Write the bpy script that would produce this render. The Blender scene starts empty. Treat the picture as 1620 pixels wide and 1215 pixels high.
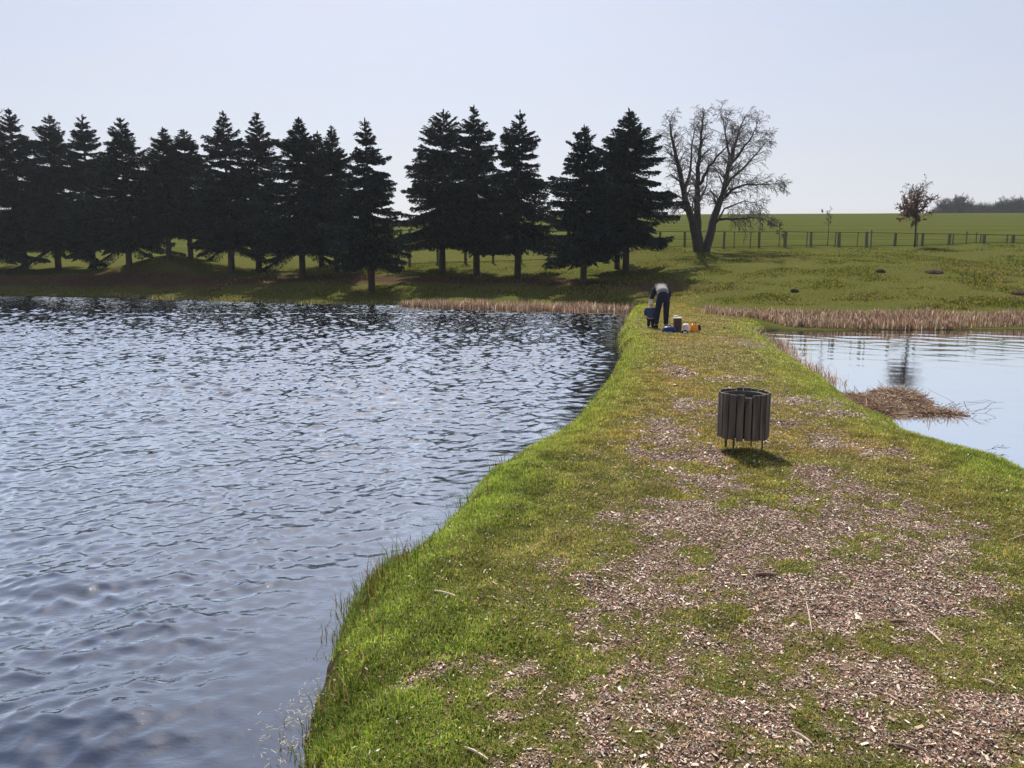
import bpy, math, random
import numpy as np
from mathutils import Vector, Matrix
R = math.radians
random.seed(7); rng = np.random.default_rng(7)
scene = bpy.context.scene
# ------------------------------------------------------------------ camera, sky, sun, exposure
CAM_H = 1.68; FPX = 1230.0; PITCH = math.atan((607.5-420)/FPX)
cam_d = bpy.data.cameras.new('camera'); cam = bpy.data.objects.new('camera', cam_d)
scene.collection.objects.link(cam); scene.camera = cam
cam_d.sensor_width = 36; cam_d.lens = FPX/1620*36; cam_d.clip_start = 0.05; cam_d.clip_end = 3000
cam.location = (0, 0, CAM_H); cam.rotation_euler = (math.pi/2-PITCH, 0, 0)
SUN_EL, SUN_AZ = 51.0, -8.0            # azimuth from +Y towards +X
world = bpy.data.worlds.new('World'); scene.world = world; world.use_nodes = True
wn = world.node_tree; bg = wn.nodes['Background']
sky = wn.nodes.new('ShaderNodeTexSky'); sky.sky_type = 'NISHITA'; sky.sun_disc = False
sky.sun_elevation = R(SUN_EL); sky.sun_rotation = R(SUN_AZ) % (2*math.pi)
sky.air_density = 1.0; sky.dust_density = 1.6; sky.ozone_density = 1.0; sky.altitude = 200
bg.inputs['Strength'].default_value = 0.105
# faint high cloud veil near the horizon
tc = wn.nodes.new('ShaderNodeTexCoord'); mp = wn.nodes.new('ShaderNodeMapping'); mp.inputs['Scale'].default_value = (3, 3, 16)
nz = wn.nodes.new('ShaderNodeTexNoise'); nz.inputs['Scale'].default_value = 2.2; nz.inputs['Detail'].default_value = 7
cr = wn.nodes.new('ShaderNodeMapRange'); cr.inputs['From Min'].default_value = 0.45; cr.inputs['From Max'].default_value = 0.8; cr.inputs['To Max'].default_value = 0.25
mx = wn.nodes.new('ShaderNodeMix'); mx.data_type = 'RGBA'; mx.inputs[7].default_value = (4.9, 4.7, 4.9, 1)
L = wn.links.new
# pale spring haze that whitens the sky towards the horizon
sx = wn.nodes.new('ShaderNodeSeparateXYZ'); L(tc.outputs['Generated'], sx.inputs[0])
hr = wn.nodes.new('ShaderNodeMapRange'); hr.inputs['From Min'].default_value = 0.0; hr.inputs['From Max'].default_value = 0.55; hr.inputs['To Min'].default_value = 0.80; hr.inputs['To Max'].default_value = 0.36
hm = wn.nodes.new('ShaderNodeMix'); hm.data_type = 'RGBA'; hm.inputs[7].default_value = (4.05, 4.0, 4.42, 1)
L(sx.outputs['Z'], hr.inputs['Value']); L(hr.outputs[0], hm.inputs[0]); L(sky.outputs[0], hm.inputs[6])
L(tc.outputs['Generated'], mp.inputs['Vector']); L(mp.outputs[0], nz.inputs['Vector']); L(nz.outputs['Fac'], cr.inputs['Value'])
L(cr.outputs[0], mx.inputs[0]); L(hm.outputs[2], mx.inputs[6]); L(mx.outputs[2], bg.inputs['Color'])
sl = bpy.data.lights.new('sun', 'SUN'); sl.energy = 5.0; sl.angle = R(0.5); sl.color = (1, 0.95, 0.86)
so = bpy.data.objects.new('sun', sl); scene.collection.objects.link(so)
so.rotation_euler = (R(SUN_EL-90), 0, R(-SUN_AZ)); so.location = (-10, 40, 60)
scene.view_settings.view_transform = 'Standard'; scene.view_settings.look = 'None'
scene.view_settings.gamma = 1; scene.view_settings.exposure = 0.52
scene.cycles.max_bounces = 8; scene.cycles.transparent_max_bounces = 8
scene.cycles.sample_clamp_indirect = 3.0; scene.cycles.sample_clamp_direct = 4.0

# ------------------------------------------------------------------ helpers
CP, SP = math.cos(PITCH), math.sin(PITCH)
def ray(u, v):
    x = (u-810)/FPX; y = -(v-607.5)/FPX
    return np.array([x, CP+y*SP, -SP+y*CP])
def Pz(u, v, z=0.0):
    d = ray(u, v); t = (z-CAM_H)/d[2]; return np.array([0, 0, CAM_H])+d*t
def Pd(u, v, y):
    d = ray(u, v); return np.array([0, 0, CAM_H])+d*(y/d[1])
def smooth(a, b, x):
    t = np.clip((x-a)/(b-a), 0, 1); return t*t*(3-2*t)
def hash2(ix, iy, s):
    h = (ix.astype(np.int64)*374761393 + iy.astype(np.int64)*668265263 + s*1442695041) & 0xffffffff
    h = ((h ^ (h >> 13))*1274126177) & 0xffffffff
    return ((h ^ (h >> 16)) & 0xffff)/65535.0
def vnoise(x, y, s=0):
    ix = np.floor(x); iy = np.floor(y); fx = x-ix; fy = y-iy
    fx = fx*fx*(3-2*fx); fy = fy*fy*(3-2*fy)
    a = hash2(ix, iy, s); b = hash2(ix+1, iy, s); c = hash2(ix, iy+1, s); d = hash2(ix+1, iy+1, s)
    return (a*(1-fx)+b*fx)*(1-fy)+(c*(1-fx)+d*fx)*fy
def fbm(x, y, o=4, s=0):
    r = 0; a = 0.5; t = 0
    for i in range(o):
        r = r+a*vnoise(x*2**i+17.3*i, y*2**i-9.1*i, s+i); t += a; a *= 0.5
    return r/t
def raw_mesh(name, verts, faces, mat, parent=None, cols=None, attrs=None, smooth_sh=False, loc=None):
    """verts (N,3), faces (M,k)"""
    verts = np.ascontiguousarray(verts, dtype=np.float32); faces = np.ascontiguousarray(faces, dtype=np.int32)
    k = faces.shape[1]; m = bpy.data.meshes.new(name)
    m.vertices.add(len(verts)); m.vertices.foreach_set('co', verts.ravel())
    m.loops.add(faces.size); m.loops.foreach_set('vertex_index', faces.ravel())
    m.polygons.add(len(faces)); m.polygons.foreach_set('loop_start', np.arange(len(faces), dtype=np.int32)*k)
    try: m.polygons.foreach_set('loop_total', np.full(len(faces), k, dtype=np.int32))
    except Exception: pass
    m.update(calc_edges=True)
    m.polygons.foreach_set('use_smooth', np.full(len(faces), smooth_sh, dtype=bool))
    if cols is not None:
        a = m.color_attributes.new('col', 'FLOAT_COLOR', 'POINT')
        c = np.ones((len(verts), 4), dtype=np.float32); c[:, :3] = cols; a.data.foreach_set('color', c.ravel())
    for n, val in (attrs or {}).items():
        a = m.attributes.new(n, 'FLOAT', 'POINT'); a.data.foreach_set('value', np.ascontiguousarray(val, dtype=np.float32))
    if mat: m.materials.append(mat)
    o = bpy.data.objects.new(name, m); scene.collection.objects.link(o)
    if parent: o.parent = parent
    if loc is not None: o.location = loc
    return o
def tag(o, label=None, cat=None, group=None, kind=None):
    if label: o['label'] = label
    if cat: o['category'] = cat
    if group: o['group'] = group
    if kind: o['kind'] = kind
    return o
def empty(name, loc, label, cat, group=None, rz=0):
    o = bpy.data.objects.new(name, None); scene.collection.objects.link(o); o.location = loc; o.rotation_euler = (0, 0, rz)
    o.empty_display_size = 0.2
    return tag(o, label, cat, group)
def copy_thing(root, loc, rz=0, label=None, scale=(1, 1, 1)):
    r = root.copy(); scene.collection.objects.link(r); r.location = loc; r.rotation_euler = (0, 0, rz); r.scale = scale
    if label: r['label'] = label
    for ch in root.children:
        c = ch.copy(); scene.collection.objects.link(c); c.parent = r
    return r
class MB:                                   # collects boxes, tubes and lathes into one mesh
    def __init__(s): s.v = []; s.f = []; s.n = 0
    def add(s, v, f):
        for q in f: s.f.append([i+s.n for i in q])
        s.v.extend([tuple(map(float, p)) for p in v]); s.n += len(v)
    def box(s, c, size, rot=None, taper=1.0):
        x, y, z = [q/2 for q in size]
        p = [Vector((sx*x*(taper if sz > 0 else 1), sy*y*(taper if sz > 0 else 1), sz*z)) for sz in (-1, 1) for sx, sy in ((-1, -1), (1, -1), (1, 1), (-1, 1))]
        if rot is not None: p = [rot @ q for q in p]
        s.add([(q+Vector(c)) for q in p], [(3, 2, 1, 0), (4, 5, 6, 7), (0, 1, 5, 4), (1, 2, 6, 5), (2, 3, 7, 6), (3, 0, 4, 7)])
    def tube(s, pts, rad, sides=8, cap=True):
        pts = [Vector(p) for p in pts]; n = len(pts)
        if not hasattr(rad, '__len__'): rad = [rad]*n
        vs = []; up = Vector((0, 0, 1))
        for i, p in enumerate(pts):
            d = (pts[min(i+1, n-1)]-pts[max(i-1, 0)]).normalized()
            if i == 0: a = d.cross(up if abs(d.z) < .9 else Vector((1, 0, 0))).normalized()
            else: a = (a-d*a.dot(d)).normalized()
            b = d.cross(a)
            for k in range(sides):
                t = 2*math.pi*k/sides; vs.append(p+(a*math.cos(t)+b*math.sin(t))*rad[i])
        fs = [(i*sides+k, i*sides+(k+1) % sides, (i+1)*sides+(k+1) % sides, (i+1)*sides+k) for i in range(n-1) for k in range(sides)]
        if cap: fs += [tuple(range(sides))[::-1], tuple((n-1)*sides+k for k in range(sides))]
        s.add(vs, fs)
    def lathe(s, prof, c=(0, 0, 0), seg=24, sx=1, sy=1, wob=0):
        vs = []
        for i, (r, z) in enumerate(prof):
            for k in range(seg):
                t = 2*math.pi*k/seg; q = r*(1+wob*math.sin(3*t+i)+wob*.6*math.sin(7*t+2*i))
                vs.append((c[0]+q*sx*math.cos(t), c[1]+q*sy*math.sin(t), c[2]+z))
        fs = [(i*seg+k, i*seg+(k+1) % seg, (i+1)*seg+(k+1) % seg, (i+1)*seg+k) for i in range(len(prof)-1) for k in range(seg)]
        fs += [tuple(range(seg))[::-1], tuple((len(prof)-1)*seg+k for k in range(seg))]
        s.add(vs, fs)
    def build(s, name, mat, parent=None, smooth_sh=False, loc=None, bevel=0):
        m = bpy.data.meshes.new(name); m.from_pydata(s.v, [], s.f); m.update()
        for p in m.polygons: p.use_smooth = smooth_sh
        m.materials.append(mat); o = bpy.data.objects.new(name, m); scene.collection.objects.link(o)
        if parent: o.parent = parent
        if loc is not None: o.location = loc
        if bevel:
            b = o.modifiers.new('bevel', 'BEVEL'); b.width = bevel; b.segments = 2
        return o

# ------------------------------------------------------------------ materials
def nmat(name):
    m = bpy.data.materials.new(name); m.use_nodes = True
    return m, m.node_tree, m.node_tree.nodes['Principled BSDF']
def N(nt, t, **kw):
    n = nt.nodes.new(t)
    for k, v in kw.items():
        if hasattr(n, k): setattr(n, k, v)
        else: n.inputs[k.replace('_', ' ')].default_value = v
    return n
def noise_mat(name, c1, c2, scale=8, rough=0.8, bump=0.3, dist=0.01, stretch=(1, 1, 1), spec=0.3):
    m, nt, b = nmat(name); l = nt.links.new
    t = N(nt, 'ShaderNodeTexCoord'); mp = N(nt, 'ShaderNodeMapping'); mp.inputs['Scale'].default_value = stretch
    n = N(nt, 'ShaderNodeTexNoise'); n.inputs['Scale'].default_value = scale; n.inputs['Detail'].default_value = 6
    r = N(nt, 'ShaderNodeValToRGB'); r.color_ramp.elements[0].position = .3; r.color_ramp.elements[1].position = .7
    r.color_ramp.elements[0].color = (*c1, 1); r.color_ramp.elements[1].color = (*c2, 1)
    bp = N(nt, 'ShaderNodeBump'); bp.inputs['Strength'].default_value = bump; bp.inputs['Distance'].default_value = dist
    l(t.outputs['Object'], mp.inputs[0]); l(mp.outputs[0], n.inputs['Vector']); l(n.outputs['Fac'], r.inputs[0]); l(r.outputs[0], b.inputs['Base Color'])
    l(n.outputs['Fac'], bp.inputs['Height']); l(bp.outputs[0], b.inputs['Normal'])
    b.inputs['Roughness'].default_value = rough; b.inputs['Specular IOR Level'].default_value = spec
    return m
def leaf_mat(name, trans=0.4, rough=0.6, spec=0.25, tint=(1, 1, 1)):
    m, nt, b = nmat(name); l = nt.links.new
    a = N(nt, 'ShaderNodeAttribute', attribute_name='col')
    l(a.outputs['Color'], b.inputs['Base Color']); b.inputs['Roughness'].default_value = rough; b.inputs['Specular IOR Level'].default_value = spec
    tr = N(nt, 'ShaderNodeBsdfTranslucent'); mxx = N(nt, 'ShaderNodeMixShader'); mxx.inputs[0].default_value = trans
    tm = N(nt, 'ShaderNodeMix', data_type='RGBA', blend_type='MULTIPLY'); tm.inputs[0].default_value = 1; tm.inputs[7].default_value = (*tint, 1)
    l(a.outputs['Color'], tm.inputs[6]); l(tm.outputs[2], tr.inputs['Color'])
    l(b.outputs[0], mxx.inputs[1]); l(tr.outputs[0], mxx.inputs[2]); l(mxx.outputs[0], nt.nodes['Material Output'].inputs['Surface'])
    return m
M_grass = leaf_mat('grass_blades', 0.45, 0.55, 0.15, (1.18, 1.1, 0.75))
M_needle = leaf_mat('spruce_needles', 0.05, 0.9, 0.03)
M_dryleaf = leaf_mat('dry_leaves', 0.3, 0.8, 0.1)
M_chip = leaf_mat('wood_chips', 0.0, 0.8, 0.25)
M_reed = leaf_mat('dry_reed', 0.35, 0.6, 0.3)
M_bark = noise_mat('spruce_bark', (0.025, 0.018, 0.016), (0.06, 0.045, 0.038), 14, 0.95, 0.8, 0.03, (1, 1, .3))
M_barebark = noise_mat('willow_bark', (0.022, 0.018, 0.016), (0.06, 0.05, 0.043), 12, 0.9, 0.8, 0.03, (1, 1, .3))
M_twig = noise_mat('bare_twigs', (0.07, 0.058, 0.052), (0.15, 0.125, 0.11), 12, 0.9, 0.3, 0.01)
M_wood = noise_mat('weathered_wood', (0.03, 0.024, 0.021), (0.15, 0.12, 0.10), 30, 0.75, 0.6, 0.004, (1, 1, .08))
M_post = noise_mat('mossy_fence_post', (0.07, 0.08, 0.035), (0.16, 0.15, 0.09), 20, 0.9, 0.5, 0.01)
M_wire = noise_mat('rusty_wire', (0.06, 0.05, 0.04), (0.12, 0.10, 0.08), 30, 0.7, 0.2, 0.002)
M_steel = noise_mat('dark_steel', (0.03, 0.03, 0.03), (0.09, 0.08, 0.07), 30, 0.5, 0.2, 0.002, spec=0.5)
M_zinc = noise_mat('galvanised_steel', (0.25, 0.26, 0.27), (0.45, 0.46, 0.47), 18, 0.4, 0.1, 0.002, spec=0.5)
M_skin = noise_mat('skin', (0.50, 0.31, 0.23), (0.58, 0.37, 0.28), 20, 0.6, 0.05, 0.002)
M_navy = noise_mat('navy_cloth', (0.008, 0.009, 0.018), (0.018, 0.018, 0.035), 30, 0.9, 0.5, 0.01)
M_grey = noise_mat('grey_cloth', (0.15, 0.14, 0.14), (0.25, 0.235, 0.235), 20, 0.9, 0.4, 0.01)
M_blue = noise_mat('blue_cloth', (0.015, 0.028, 0.07), (0.03, 0.05, 0.12), 20, 0.8, 0.4, 0.01)
M_royal = noise_mat('royal_blue_nylon', (0.008, 0.02, 0.10), (0.014, 0.035, 0.17), 12, 0.5, 0.6, 0.02)
M_orange = noise_mat('orange_nylon', (0.85, 0.27, 0.02), (0.95, 0.36, 0.04), 12, 0.5, 0.5, 0.02)
M_white = noise_mat('off_white_cloth', (0.55, 0.54, 0.52), (0.75, 0.74, 0.72), 14, 0.7, 0.5, 0.02)
M_black = noise_mat('black_nylon', (0.008, 0.008, 0.009), (0.02, 0.02, 0.022), 14, 0.6, 0.5, 0.02)
M_bucket = noise_mat('brown_bucket', (0.06, 0.035, 0.03), (0.11, 0.065, 0.05), 10, 0.55, 0.2, 0.01)
M_cream = noise_mat('cream_plastic', (0.6, 0.58, 0.45), (0.75, 0.72, 0.58), 10, 0.4, 0.1, 0.01)
M_hair = noise_mat('grey_hair', (0.20, 0.18, 0.16), (0.42, 0.39, 0.36), 60, 0.7, 0.5, 0.01)
M_blond = noise_mat('blond_hair', (0.45, 0.36, 0.24), (0.62, 0.52, 0.38), 60, 0.6, 0.5, 0.01)
M_mud = noise_mat('dark_earth', (0.035, 0.028, 0.02), (0.08, 0.06, 0.045), 30, 0.95, 1, 0.03)

# ------------------------------------------------------------------ shorelines and terrain height
ZL, ZR = -0.40, -0.25
eL = [(470,1290),(490,1215),(500,1130),(520,1060),(545,1000),(575,950),(612,925),(680,870),(722,820),(750,785),(800,755),(860,715),(900,680),(930,645),(962,610),(978,580),(988,558),(978,545),(976,535),(984,520),(990,507),(998,497)]
EL = np.array([Pz(u, v, -0.36)[:2] for u, v in eL])
EL = np.vstack([[EL[0, 0]-.35, -1.0], [EL[0, 0]-1.6, -12.0], EL[0:1]*1])[[1, 0, 2]]
EL = np.vstack([EL, np.array([Pz(u, v, -0.36)[:2] for u, v in eL])[1:]])
farL = np.array([Pz(u, v, ZL)[:2] for u, v in [(1000,492),(900,490),(800,487),(700,484),(640,482),(500,480),(420,478),(300,474),(230,472),(170,471),(80,469),(0,467)]])
polyL = np.vstack([EL, farL, [[-60, 60], [-90, 62], [-90, -12]]])
eR = [(1760,830),(1690,785),(1620,752),(1570,733),(1500,716),(1450,697),(1425,680),(1400,666),(1375,656),(1350,640),(1325,617),(1300,600),(1270,580),(1245,563),(1225,545),(1205,532),(1200,527)]
ER = np.array([Pz(u, v, -0.22)[:2] for u, v in eR])
farR = np.array([Pz(u, v, ZR)[:2] for u, v in [(1215,523),(1260,524),(1350,523),(1450,522),(1540,522),(1640,522),(1800,522),(2400,521)]])
polyR = np.vstack([[[9.5, -12]], [[7.2, 1.5]], ER, farR, [[60, 26], [60, -12]]])
def sdist(px, py, poly):
    """signed distance, negative inside"""
    px = np.asarray(px, float); py = np.asarray(py, float)
    d = np.full(px.shape, 1e9); ins = np.zeros(px.shape, bool); n = len(poly)
    for i in range(n):
        ax, ay = poly[i]; bx, by = poly[(i+1) % n]; ex, ey = bx-ax, by-ay
        t = np.clip(((px-ax)*ex+(py-ay)*ey)/(ex*ex+ey*ey+1e-12), 0, 1)
        d = np.minimum(d, (px-ax-t*ex)**2+(py-ay-t*ey)**2)
        c = ((ay > py) != (by > py))
        if ey != 0: ins ^= c & (px < ex*(py-ay)/ey+ax)
    d = np.sqrt(d); return np.where(ins, -d, d)
FX = [-300, -90, -35, -18, 0, 5, 10, 16, 40, 90, 300]; FY = [90, 66, 53, 47, 41, 37, 32, 28.5, 27.5, 30, 45]
def hill(x, y):
    s = y-np.interp(x, FX, FY)
    kx = 1+0.0006*np.clip(x, -60, 120)
    z = np.interp(s, [-1, 0, 7, 27, 150, 240, 700], [0, 0.05, 0.95, 3.0, 12.7, 15.0, 15.5])
    z = z*np.where(s > 27, 1+(kx-1)*smooth(27, 150, s), 1)
    z = z+(fbm(x/9, y/9, 3, 5)-.5)*0.7*smooth(2, 10, s)*(1-smooth(30, 60, s))
    z = z+(fbm(x/2.2, y/2.2, 3, 6)-.5)*0.22*smooth(1, 5, s)*(1-smooth(24, 40, s))
    z = z+1.25*np.exp(-((x+26.5)/4.2)**2-((y-60)/4.5)**2)
    return z, s
def wob(x, y):                              # ragged edge of the banks
    return (fbm(x*1.3, y*1.3, 3, 31)-.5)*.35+(fbm(x*5, y*5, 2, 33)-.5)*.12
def terrain(x, y, full=False):
    x = np.asarray(x, float); y = np.asarray(y, float)
    h, s = hill(x, y)
    w = wob(x, y)*smooth(-2, 3, y)
    dL = sdist(x, y, polyL)+w*.5; dR = sdist(x, y, polyR)+w*.6
    lump = (fbm(x*3.5, y*3.5, 3, 14)-.5)*.17*(1-smooth(.5, 1.3, dL))*smooth(.05, .3, dL)
    dam = lump+(fbm(x*.8, y*.8, 3, 11)-.5)*.08+(fbm(x*5, y*5, 3, 12)-.5)*.028
    h = h+dam*(1-smooth(0, 8, s))
    pdam = np.interp(dL, [-2.5, -.4, 0, .12, .28, .6, 1.2, 3, 900], [-1.3, -.75, -.39, -.22, -.08, -.0, .06, 3, 900])
    pfar = np.interp(dL, [-8, 0, 3, 6, 12, 900], [-1.2, -.38, .2, 1.2, 6, 900])
    g = smooth(34, 38, y); pl = pdam*(1-g)+pfar*g
    pr1 = np.interp(dR, [-2.5, -.5, 0, .15, .4, 1.2, 4, 900], [-1.0, -.5, -.24, -.13, -.04, .04, 3, 900])
    pr2 = np.interp(dR, [-4, 0, 2, 5, 12, 900], [-1.0, -.24, .0, .6, 6, 900])
    g2 = smooth(21, 24, y)*smooth(7, 9, x); pr = pr1*(1-g2)+pr2*g2
    z = np.minimum(np.minimum(h, pl), pr)
    return (z, s, dL, dR) if full else z
def Z(x, y): return float(terrain(np.array([x]), np.array([y]))[0])
_t = np.concatenate([np.arange(1.5, 80, .04), np.arange(80, 500, .5)])
def hit(u, v):
    d = ray(u, v); d = d/d[1]; x = d[0]*_t; y = _t; z = CAM_H+d[2]*_t
    k = np.nonzero(z < terrain(x, y))[0]
    if len(k) == 0: return np.array([d[0]*200, 200, Z(d[0]*200, 200)])
    i = k[0]; return np.array([x[i], y[i], Z(x[i], y[i])])

# wood-chip mask, in metres on the dam (ellipses: x, y, rx, ry, weight)
def E(u, v, ru, rv, w=1.0):
    a = Pz(u, v); b = Pz(u+ru, v); c = Pz(u, v-rv); d = Pz(u, v+rv)
    return (a[0], (c[1]+d[1])/2, b[0]-a[0], abs(c[1]-d[1])/2, w)
CH = [E(1180,1100,560,110,.62), E(1350,850,300,60,.5), E(1480,1010,150,50,.6), E(1280,640,110,30,.35), E(1150,870,230,75), E(1300,960,260,60), E(1020,930,170,60,.9), E(1090,740,75,55,.9), E(1060,690,55,30,.9), E(1100,1010,260,45,.8),
      E(1430,930,150,45,.8), E(1250,1130,320,60,.62), E(950,1130,120,50,.5), E(1500,1180,160,40,.6), E(1062,585,30,9,.9), E(1180,540,45,10,.7),
      E(1170,600,50,6,.5), E(1300,760,60,20,.5), E(1130,650,60,25,.45), E(1330,790,110,25,.5), E(1560,850,70,18,.6), E(1240,690,120,30,.35), E(1000,1220,260,30,.6), E(1050,1400,500,140,.6),
      E(1400,720,60,35,.3)]
def chipmask(x, y):
    m = np.zeros_like(x)
    for cx, cy, rx, ry, w in CH:
        q = np.sqrt(((x-cx)/rx)**2+((y-cy)/ry)**2); m = np.maximum(m, w*(1-smooth(.15, 1.6, q)))
    n = (fbm(x*1.6, y*1.6, 3, 20)-.5)*1.2+(fbm(x*4.5, y*4.5, 3, 21)-.5)*1.7+(fbm(x*13, y*13, 2, 22)-.5)*1.1
    return np.clip((m*.95-.50+n*1.25)*1.05+.5, 0, 1)*smooth(0.02, .3, m)
# ------------------------------------------------------------------ ground (one sheet)
def build_ground():
    ys = [-12.0]
    while ys[-1] < 720:
        y = ys[-1]; ys.append(y+max(.022, .0062*(y+1.0)) if y > .8 else y+(.25 if y < -.5 else .1))
    ys = np.array(ys)
    tt = np.concatenate([np.linspace(-1.5, -.42, 90, endpoint=False), np.linspace(-.42, .8, 620, endpoint=False), np.linspace(.8, 1.6, 60)])
    # far rows need less sideways detail, but a regular grid keeps it one sheet
    Y, T = np.meshgrid(ys, tt, indexing='ij'); X = T*(np.maximum(Y, 0)+5.0)
    x, y = X.ravel(), Y.ravel()
    z, s, dL, dR = terrain(x, y, True)
    ch = chipmask(x, y)*(1-smooth(30, 36, y))
    chn = (fbm(x*40, y*40, 2, 44)-.5)*.012*ch*(y < 14)
    z = z+chn
    field = smooth(26, 28.5, s+(fbm(x/3, y/3, 2, 3)-.5))
    # needle litter and earth under the spruces
    lit = smooth(3.2, 5.2, s+(fbm(x/2, y/2, 3, 8)-.5)*3)*(1-smooth(6.2, 8.5, s+(fbm(x/4, y/4, 3, 9)-.5)*5))*(1-smooth(6, 12, x))
    dmin = np.minimum(dL, dR)
    mud = (1-smooth(-.02, .14, dmin))
    ny, nx = Y.shape; idx = np.arange(ny*nx).reshape(ny, nx)
    f = np.stack([idx[:-1, :-1], idx[:-1, 1:], idx[1:, 1:], idx[1:, :-1]], -1).reshape(-1, 4)
    m, nt, b = nmat('ground_turf'); l = nt.links.new
    tcx = N(nt, 'ShaderNodeTexCoord')
    def nzz(sc, det=5, rough=.6):
        n = N(nt, 'ShaderNodeTexNoise'); n.inputs['Scale'].default_value = sc; n.inputs['Detail'].default_value = det; n.inputs['Roughness'].default_value = rough
        l(tcx.outputs['Object'], n.inputs['Vector']); return n
    def ramp(src, stops):
        r = N(nt, 'ShaderNodeValToRGB'); e = r.color_ramp.elements
        while len(e) < len(stops): e.new(.5)
        for q, (p, c) in zip(e, stops): q.position = p; q.color = (*c, 1)
        l(src, r.inputs[0]); return r.outputs[0]
    def mix(f_, a_, b_, bt='MIX'):
        q = N(nt, 'ShaderNodeMix', data_type='RGBA', blend_type=bt)
        if isinstance(f_, float): q.inputs[0].default_value = f_
        else: l(f_, q.inputs[0])
        l(a_, q.inputs[6]); l(b_, q.inputs[7]); return q.outputs[2]
    def attr(n): return N(nt, 'ShaderNodeAttribute', attribute_name=n).outputs['Fac']
    n1 = nzz(.35, 6); n2 = nzz(9, 6, .7); n3 = nzz(60, 3, .7); n4 = nzz(1.7, 6, .65)
    g = mix(.5, ramp(n1.outputs['Fac'], [(.35, (.035, .055, .008)), (.5, (.06, .078, .012)), (.68, (.10, .09, .025))]),
            ramp(n4.outputs['Fac'], [(.32, (.03, .05, .008)), (.52, (.065, .08, .014)), (.7, (.13, .10, .045))]))
    g = mix(.55, g, ramp(n2.outputs['Fac'], [(.3, (.02, .03, .007)), (.5, (.06, .075, .015)), (.75, (.17, .135, .065))]))
    g = mix(.35, g, ramp(n3.outputs['Fac'], [(.35, (.03, .028, .012)), (.55, (.12, .11, .035)), (.75, (.34, .27, .15))]))
    chip = ramp(n3.outputs['Fac'], [(.3, (.03, .02, .016)), (.48, (.12, .07, .058)), (.62, (.24, .165, .13)), (.78, (.5, .42, .34))])
    g = mix(attr('chip'), g, chip)
    g = mix(attr('litter'), g, ramp(n2.outputs['Fac'], [(.3, (.035, .02, .015)), (.7, (.10, .06, .042))]))
    fld = ramp(n1.outputs['Fac'], [(.3, (.052, .060, .012)), (.7, (.075, .080, .02))])
    wv = N(nt, 'ShaderNodeTexWave', bands_direction='Y'); wv.inputs['Scale'].default_value = .022; wv.inputs['Distortion'].default_value = 3; wv.inputs['Detail Scale'].default_value = .05
    l(tcx.outputs['Object'], wv.inputs['Vector'])
    fld = mix(.18, fld, ramp(wv.outputs['Fac'], [(.45, (.035, .055, .01)), (.6, (.095, .105, .03))]))
    g = mix(attr('field'), g, fld)
    g = mix(attr('mud'), g, ramp(n2.outputs['Fac'], [(.3, (.02, .016, .011)), (.7, (.07, .055, .035))]))
    l(g, b.inputs['Base Color']); b.inputs['Roughness'].default_value = .95; b.inputs['Specular IOR Level'].default_value = .0
    bp = N(nt, 'ShaderNodeBump'); bp.inputs['Strength'].default_value = .9; bp.inputs['Distance'].default_value = .03
    l(n2.outputs['Fac'], bp.inputs['Height']); bp2 = N(nt, 'ShaderNodeBump'); bp2.inputs['Strength'].default_value = .8; bp2.inputs['Distance'].default_value = .008
    l(n3.outputs['Fac'], bp2.inputs['Height']); l(bp.outputs[0], bp2.inputs['Normal']); l(bp2.outputs[0], b.inputs['Normal'])
    o = raw_mesh('ground', np.stack([x, y, z], 1), f, m, attrs={'chip': ch*.9, 'field': field, 'litter': lit, 'mud': mud}, smooth_sh=True)
    tag(o, kind='structure')
build_ground()

# ------------------------------------------------------------------ water
def waves(x, y, lam0, lam1, n, slope, main, spread, spacing, seed, chop=.8):
    r = np.random.default_rng(seed); z = np.zeros_like(x); dx = np.zeros_like(x); dy = np.zeros_like(x)
    lam = lam0*(lam1/lam0)**r.random(n); th = R(main)+R(spread)*r.normal(size=n); ph = r.random(n)*6.283
    env = 0.55+0.9*fbm(x/3.1, y/4.3, 3, seed+3)
    for i in range(n):
        k = 2*math.pi/lam[i]; a = slope/k*math.sqrt(2/n)*(.6+.8*r.random())
        fade = smooth(1.9, 3.2, lam[i]/spacing)
        kx, ky = k*math.cos(th[i]), k*math.sin(th[i])
        p = kx*x+ky*y+ph[i]+.8*np.sin(.37*kx*y-.29*ky*x+ph[i]*2)*0+1.2*vnoise(x/(lam[i]*4), y/(lam[i]*4), seed+i)*3
        A = a*fade*env
        z += A*np.cos(p); q = chop*A*np.sin(p); dx -= q*math.cos(th[i]); dy -= q*math.sin(th[i])
    return dx, dy, z
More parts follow.
